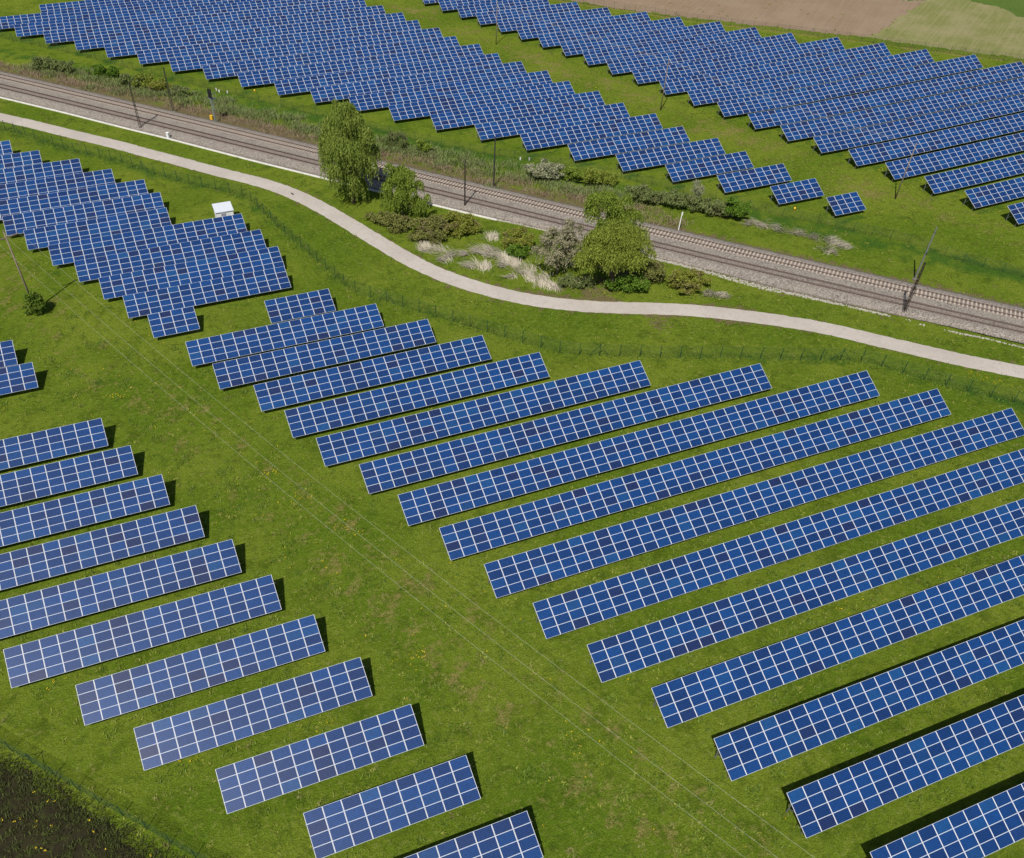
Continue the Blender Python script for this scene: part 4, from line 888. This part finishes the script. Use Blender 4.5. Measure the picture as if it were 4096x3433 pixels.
# far side of the railway
NB = 'bushes on the bank beyond the railway'
bush('flowering_shrub', 74.6, 144.2, [(-1.6,.5,1.2,1.8,1.7,1.7,1),(.4,.5,1.4,2.0,1.8,1.8,1),(2.2,.0,1.1,1.6,1.6,1.5,.8)], 6400, L_PALE, 'cream flowering shrub on the bank beyond the tracks', 'shrub', NB)
bush('bush', 79.6, 141.8, [(-.8,0,1.1,1.7,1.5,1.6,1),(1.2,-.4,1.0,1.6,1.4,1.5,.8)], 3800, L_WILLOW2, 'green bush directly right of the cream flowering shrub', 'bush', NB)
bush('bush', 83.2, 138.8, [(-1.4,0,1.1,1.7,1.4,1.5,1),(.7,.2,1.0,1.7,1.4,1.4,1),(2.4,.0,.8,1.3,1.2,1.1,.6)], 4000, L_GOLD, 'yellow green bush beyond tracks, just above the tall light green tree', 'bush', NB)
for i, (x, y, h, mat, lab) in enumerate([(86.8,130.4,2.4,L_TALL,'pale grassy bush beyond tracks, just right of the light green tree top'),(89.4,128.0,2.3,L_TALL,'pale green bush in the hedge beyond tracks, second from its left end'),(92.4,125.4,2.4,L_TALL,'grassy pale green bush in the middle of the hedge beyond tracks'),(95.2,122.6,2.2,L_TALL,'grassy olive bush below the birch sapling beyond tracks'),(97.6,119.8,2.4,L_TALL,'grassy bush between birch sapling and dark green bush beyond tracks')]):
    bush('bush', x, y, [(-.8,.2,h*.45,1.9,1.7,h*.65,1),(.9,-.1,h*.42,1.8,1.6,h*.6,1)], 3900, mat, lab, 'bush', NB, up=.7)
bush('bush', 99.6, 118.2, [(-.9,.2,1.6,1.9,1.7,2.0,1),(1.0,.0,1.5,1.8,1.7,1.9,1)], 6200, L_GREEN, 'rounded dark green bush at the right end of the hedge beyond tracks', 'bush', NB)
bush('birch_sapling', 95.3, 124.2, [(0,0,2.6,.9,.8,2.3,1),(.6,0,2.2,.6,.6,1.9,.5)], 1500, L_PALE, 'thin pale birch sapling standing up from the hedge beyond tracks', 'sapling', NB, lq=.3, wq=.06, up=2.0, shell=.2)
bush('bush', 53.0, 167.6, [(-.9,.2,1.3,1.4,1.3,1.8,1),(.8,0,1.1,1.3,1.3,1.6,1)], 3200, L_TALL, 'grey green upright shrub on the bank right of the tall willow', 'bush', NB, lq=.5, wq=.08, up=2.2)
bush('bush', 57.2, 164.0, [(-.3,0,1.3,.9,.9,.9,1),(.7,0,.8,.9,.9,.9,.7)], 1500, L_WILLOW2, 'small vivid yellow green bush on the bank above the small willow', 'bush', NB)
for (x, y, s, mat, lab) in [(-8.2,237.2,1.5,L_TALL,'pale olive thicket on the bank near the left photo edge'),(-5.0,234.9,1.3,L_TALL,'pale grassy shrub right of the pale olive thicket near left edge'),(3.0,228.4,1.5,L_GREEN,'dark green upright bush on the bank left of the leftmost masts'),(8.6,220.2,1.3,L_TALL,'small pale green shrub behind the leftmost railway mast'),(11.8,217.8,1.6,L_GOLD,'yellow olive bush between the two left railway masts'),(14.0,215.0,1.1,L_OLIVE2,'low olive bush just left of the second railway mast'),(17.4,210.6,1.0,L_TALL,'low grassy shrub right of the second railway mast')]:
    bush('bush', x, y, [(-.9*s,.2,.7*s,1.5*s,1.2*s,1.0*s,1),(.9*s,-.1,.6*s,1.4*s,1.2*s,.95*s,1)], int(2400*s), mat, lab, 'bush', NB)
bush('bush', -16.9, 129.9, [(0,0,1.5,1.1,1.1,1.5,1),(.5,-.5,.8,.9,.9,.9,.6),(-1.1,-.6,.6,.8,.7,.7,.3)], 3400, L_WEED, 'dark green shrub around the foot of the tall wooden pole', 'bush', 'lone shrub in the main field')

# blades: reeds, tall grass, weeds, flowers
def blades(spots, per, spread, h, w, lean, mat, name, lab, cat, dirn=None, zb=0.0):
    P = []; 
    for (x, y, k, s) in spots:
        m = int(per*k); a = RNG.normal(0, spread*s, (m, 2)); P.append(np.c_[x+a[:, 0], y+a[:, 1]])
    P = np.concatenate(P); n_ = len(P); hh = h*RNG.uniform(.5, 1.25, n_); th = RNG.uniform(0, 6.28, n_)
    if dirn is not None: th = dirn+vnoise(P[:, 0], P[:, 1], .45, 77)*4.2+RNG.normal(0, .35, n_)
    d = np.c_[np.cos(th)*lean, np.sin(th)*lean, np.ones(n_)]; d /= np.linalg.norm(d, axis=1)[:, None]
    sd_ = np.c_[-np.sin(th+RNG.normal(0, .8, n_)), np.cos(th), np.zeros(n_)]; sd_ /= np.linalg.norm(sd_, axis=1)[:, None]
    B = np.c_[P, G(P[:, 0])+zb]; mid = B+d*(hh*.55)[:, None]; tip = mid+np.c_[d[:, 0]*1.7, d[:, 1]*1.7, d[:, 2]*.5]*(hh*.5)[:, None]
    ww = (w*RNG.uniform(.6, 1.4, n_))[:, None]
    V = np.stack([B-sd_*ww*.5, B+sd_*ww*.5, mid+sd_*ww*.5, mid-sd_*ww*.5, tip+sd_*ww*.12, tip-sd_*ww*.12], 1).reshape(-1, 3)
    b_ = np.arange(n_)*6; F = np.concatenate([np.c_[b_, b_+1, b_+2, b_+3], np.c_[b_+3, b_+2, b_+4, b_+5]])
    o = link(name, np_mesh(name, V, F, attrs={'tone': ('POINT', np.repeat(RNG.random(n_), 6))}), mat)
    tag(o, lab, cat, kind='stuff'); return o
reeds1 = [(46.5,125.7),(48.1,123.9),(50.3,123.5),(52.7,123.6),(54.9,123.0),(49.7,119.4),(51.4,117.9),(55.2,120.9),(56.5,126.7),(55.0,117.8),(56.7,115.8),(57.2,111.9),(58.4,109.8),(56.6,117.2),(54.5,113.9),(59.5,108.2),(46.4,122.9),(44.8,127.5),(53.6,121.8),(55.9,119.2),(57.6,113.8),(59.4,111.4)]
blades([(x, y, RNG.uniform(.5, 1.3), RNG.uniform(.6, 1.1)) for x, y in reeds1], 170, .72, 1.15, .045, 1.5, L_STRAW, 'dry_reeds', 'pale flattened dry reeds between the olive bushes and path', 'dry reeds', dirn=.5)
reeds2 = [(103.2,114.0),(105.1,112.0),(107.0,109.8),(108.9,107.5),(110.6,105.4),(111.4,103.2),(101.4,115.6),(108.4,102.6)]
blades([(x, y, 1, 1) for x, y in reeds2]+[(81.8,97.9,1,.8),(83.2,96.9,.6,.8)], 260, .75, .9, .05, 1.2, L_STRAW, 'dry_reeds', 'pale curved band of dry grass right of the dark green bush beyond tracks', 'dry reeds', dirn=2.0)
rn = []
for s in np.arange(-10, 160, 1.4):
    t = RNG.normal(5.6, 1.1); k = .4+1.2*vnoise(np.array([s]), np.array([3.]), .13, 4)[0]
    x, y = railp(s, t); rn.append((float(x), float(y), k, 1))
blades(rn, 120, .9, .75, .05, .9, L_BRSTRAW, 'dry_bank_grass', 'brownish dry grass along the bank beyond the railway', 'dry grass')
rt = []
for s in np.arange(0, 150, 1.2):
    t = RNG.normal(9.0, 1.7); k = .4+1.2*vnoise(np.array([s]), np.array([9.]), .13, 14)[0]
    x, y = railp(s, t); rt.append((float(x), float(y), k, 1))
blades(rt, 230, 1.0, .95, .065, .5, L_TALL, 'tall_bank_grass', 'tall pale green grass along the bank beyond the railway', 'tall grass')
ws = []
for (cx, cy) in [(-7,106.6),(1.6,99.5),(-5.5,95.7),(-4.3,93.5),(2.0,83.8),(3.5,80.9),(5.5,76.7),(6.7,68.9),(-14.4,106.3),(14.1,39),(19.5,32.8),(21.3,32.3),(31.9,21.3),(-2.5,110.8),(-10.1,108.7),(.7,113),(-2,88.2),(31.5,24.8),(-14,112),(-9,118),(2.5,76.9),(27.0,27.5),(24.0,30.0)]:
    ws.append((cx, cy, 1.2, .6))
for _ in range(620):
    s = RNG.uniform(0, 150); q = P1+LD*s+LN*RNG.normal(0, 8); ws.append((q[0], q[1], RNG.uniform(.08, .35), .28))
for (fd, k, x, y, n, w) in TAB:
    if fd in 'AB':
        for _ in range(int(n*.9)): ws.append((RNG.uniform(x, x+n*w), y-RNG.uniform(.0, 1.5), RNG.uniform(.1, .4), .3))
for _ in range(500):
    s = RNG.uniform(0, 230); i = int(RNG.uniform(0, n_ if False else 399)); q = Cc[i]+NN[i]*RNG.choice([-1, 1])*RNG.uniform(2.0, 8); ws.append((q[0], q[1], RNG.uniform(.1, .35), .35))
F1r = resample(F1, 1.0, 1)
for q in F1r: ws.append((q[0]+RNG.normal(0, .3), q[1]+RNG.normal(0, .3), .4, .5))
blades(ws, 60, 1.0, .30, .07, .9, L_WEED, 'weeds', 'scattered green weeds and grass tufts on the fields', 'weeds')
ws = []
VP = 71.3
for _ in range(9000):
    sx_, sy_ = RNG.uniform(-25, 200), RNG.uniform(20, 250)
    if RNG.random() > min(1, (90/math.hypot(sx_, sy_, 60))**2): continue
    if not in_view((sx_, sy_, 0)): continue
    ws.append((sx_, sy_, RNG.uniform(.3, 1.3), RNG.uniform(.2, .6)))
A_ = np.array(ws); s2, t2 = rail_st(A_[:, 0], A_[:, 1]); ok = ((t2 > 3.2) | (t2 < -10.5)) & (np.minimum(pt_line_dist(A_[:, 0], A_[:, 1], PATH_U), pt_line_dist(A_[:, 0], A_[:, 1], PATH_L)) > .8) & ~((pt_line_dist(A_[:, 0], A_[:, 1], Cc[::8]) < 2.3)) & (A_[:, 1] > 52.1-(A_[:, 0]+24.5)*1.22) & (pt_line_dist(A_[:, 0], A_[:, 1], F3) > -1)
for (fd, k, x, y, n, w) in TAB: ok &= ~((A_[:, 0] > x) & (A_[:, 0] < x+n*w) & (A_[:, 1] > y) & (A_[:, 1] < y+3.6))
ws = [tuple(q) for q in A_[ok]]
blades(ws, 16, .55, .24, .10, 1.2, L_TUFT, 'grass_tufts', 'loose tufts of longer pale grass over all the fields', 'grass')
fl = []
for (x, y, k) in [(-8.1,104.5,3),(7.4,81.7,2.5),(10,75.7,1.5),(13,69.3,1.5),(14.2,67.9,1),(14.2,48.9,1.6),(15.8,49.4,1),(5,44.7,1),(25.7,35.1,1),(26.2,33.8,.8),(59.6,37.9,.6),(64,38.2,.8),(72.6,37.8,.6),(59.7,37.3,.4),(104.7,66.1,1.5),(107.2,63,1.3),(106,64.4,1),(93.7,77.5,.8),(-18,59.1,.5),(-19.1,58.8,.5),(-8.3,45.7,.8)]:
    for _ in range(int(6*k)): fl.append((x+RNG.normal(0, .7), y+RNG.normal(0, .5)))
for (fd, k, x, y, n, w) in TAB:      # flowers in the unmown gaps of the far right field
    if fd == 'E' and 2 <= k <= 9:
        for _ in range(int(n*w*(3.2 if k < 7 else 1.6))):
            fl.append((RNG.uniform(x+4, x+n*w), y-RNG.uniform(.7, 2.3)))
for _ in range(500): fl.append((lambda q: (q[0], q[1]))(P1+LD*RNG.uniform(-10, 150)+LN*RNG.normal(0, 9)) if RNG.random() < .35 else (RNG.uniform(90, 150), RNG.uniform(100, 240)))
for _ in range(330):
    x = RNG.uniform(-34, 0); y = RNG.uniform(24, 60); 
    if y < 52.1-(x+24.5)*1.22: fl.append((x, y, .30))
fl = [(f[0], f[1], (f[2] if len(f) > 2 else .12)) for f in fl]
FA = np.array(fl); c_ = np.repeat(FA, 3, axis=0); c_[:, :2] += RNG.normal(0, .06, (len(c_), 2)); sz = RNG.uniform(.02, .045, len(c_))*np.where(c_[:, 2] > .2, 1.1, 1)
B = np.c_[c_[:, 0], c_[:, 1], G(c_[:, 0])+c_[:, 2]+RNG.uniform(0, .08, len(c_))]
tl = RNG.normal(0, .02, (len(c_), 4))
V = np.stack([B+np.c_[-sz, -sz, tl[:, 0]], B+np.c_[sz, -sz, tl[:, 1]], B+np.c_[sz, sz, tl[:, 2]], B+np.c_[-sz, sz, tl[:, 3]]], 1).reshape(-1, 3)
tag(link('yellow_flowers', np_mesh('yellow_flowers', V, np.arange(len(V)).reshape(-1, 4), attrs={'tone': ('POINT', np.repeat(RNG.random(len(c_)), 4))}), L_YEL), 'small yellow flowers scattered over grass and dark soil', 'flowers', kind='stuff')
# dark crop plants on the soil in the corner
sp = []
for _ in range(500):
    x = RNG.uniform(-30, 0); sp.append((x, 52.0-(x+24.5)*1.22+RNG.normal(0, .8), 1.2, .8))
for _ in range(2600):
    x = RNG.uniform(-34, 0); y = RNG.uniform(22, 62)
    if y < 51.6-(x+24.5)*1.22: sp.append((x, y, 1, .5))
blades(sp, 14, .55, .38, .05, .5, leaf_mat('dark_crop', (.028, .036, .010), (.085, .110, .020), (.04, .034, .014), trans=.1), 'crop_plants', 'dark sparse crop plants on the soil in the bottom left corner', 'crop plants')
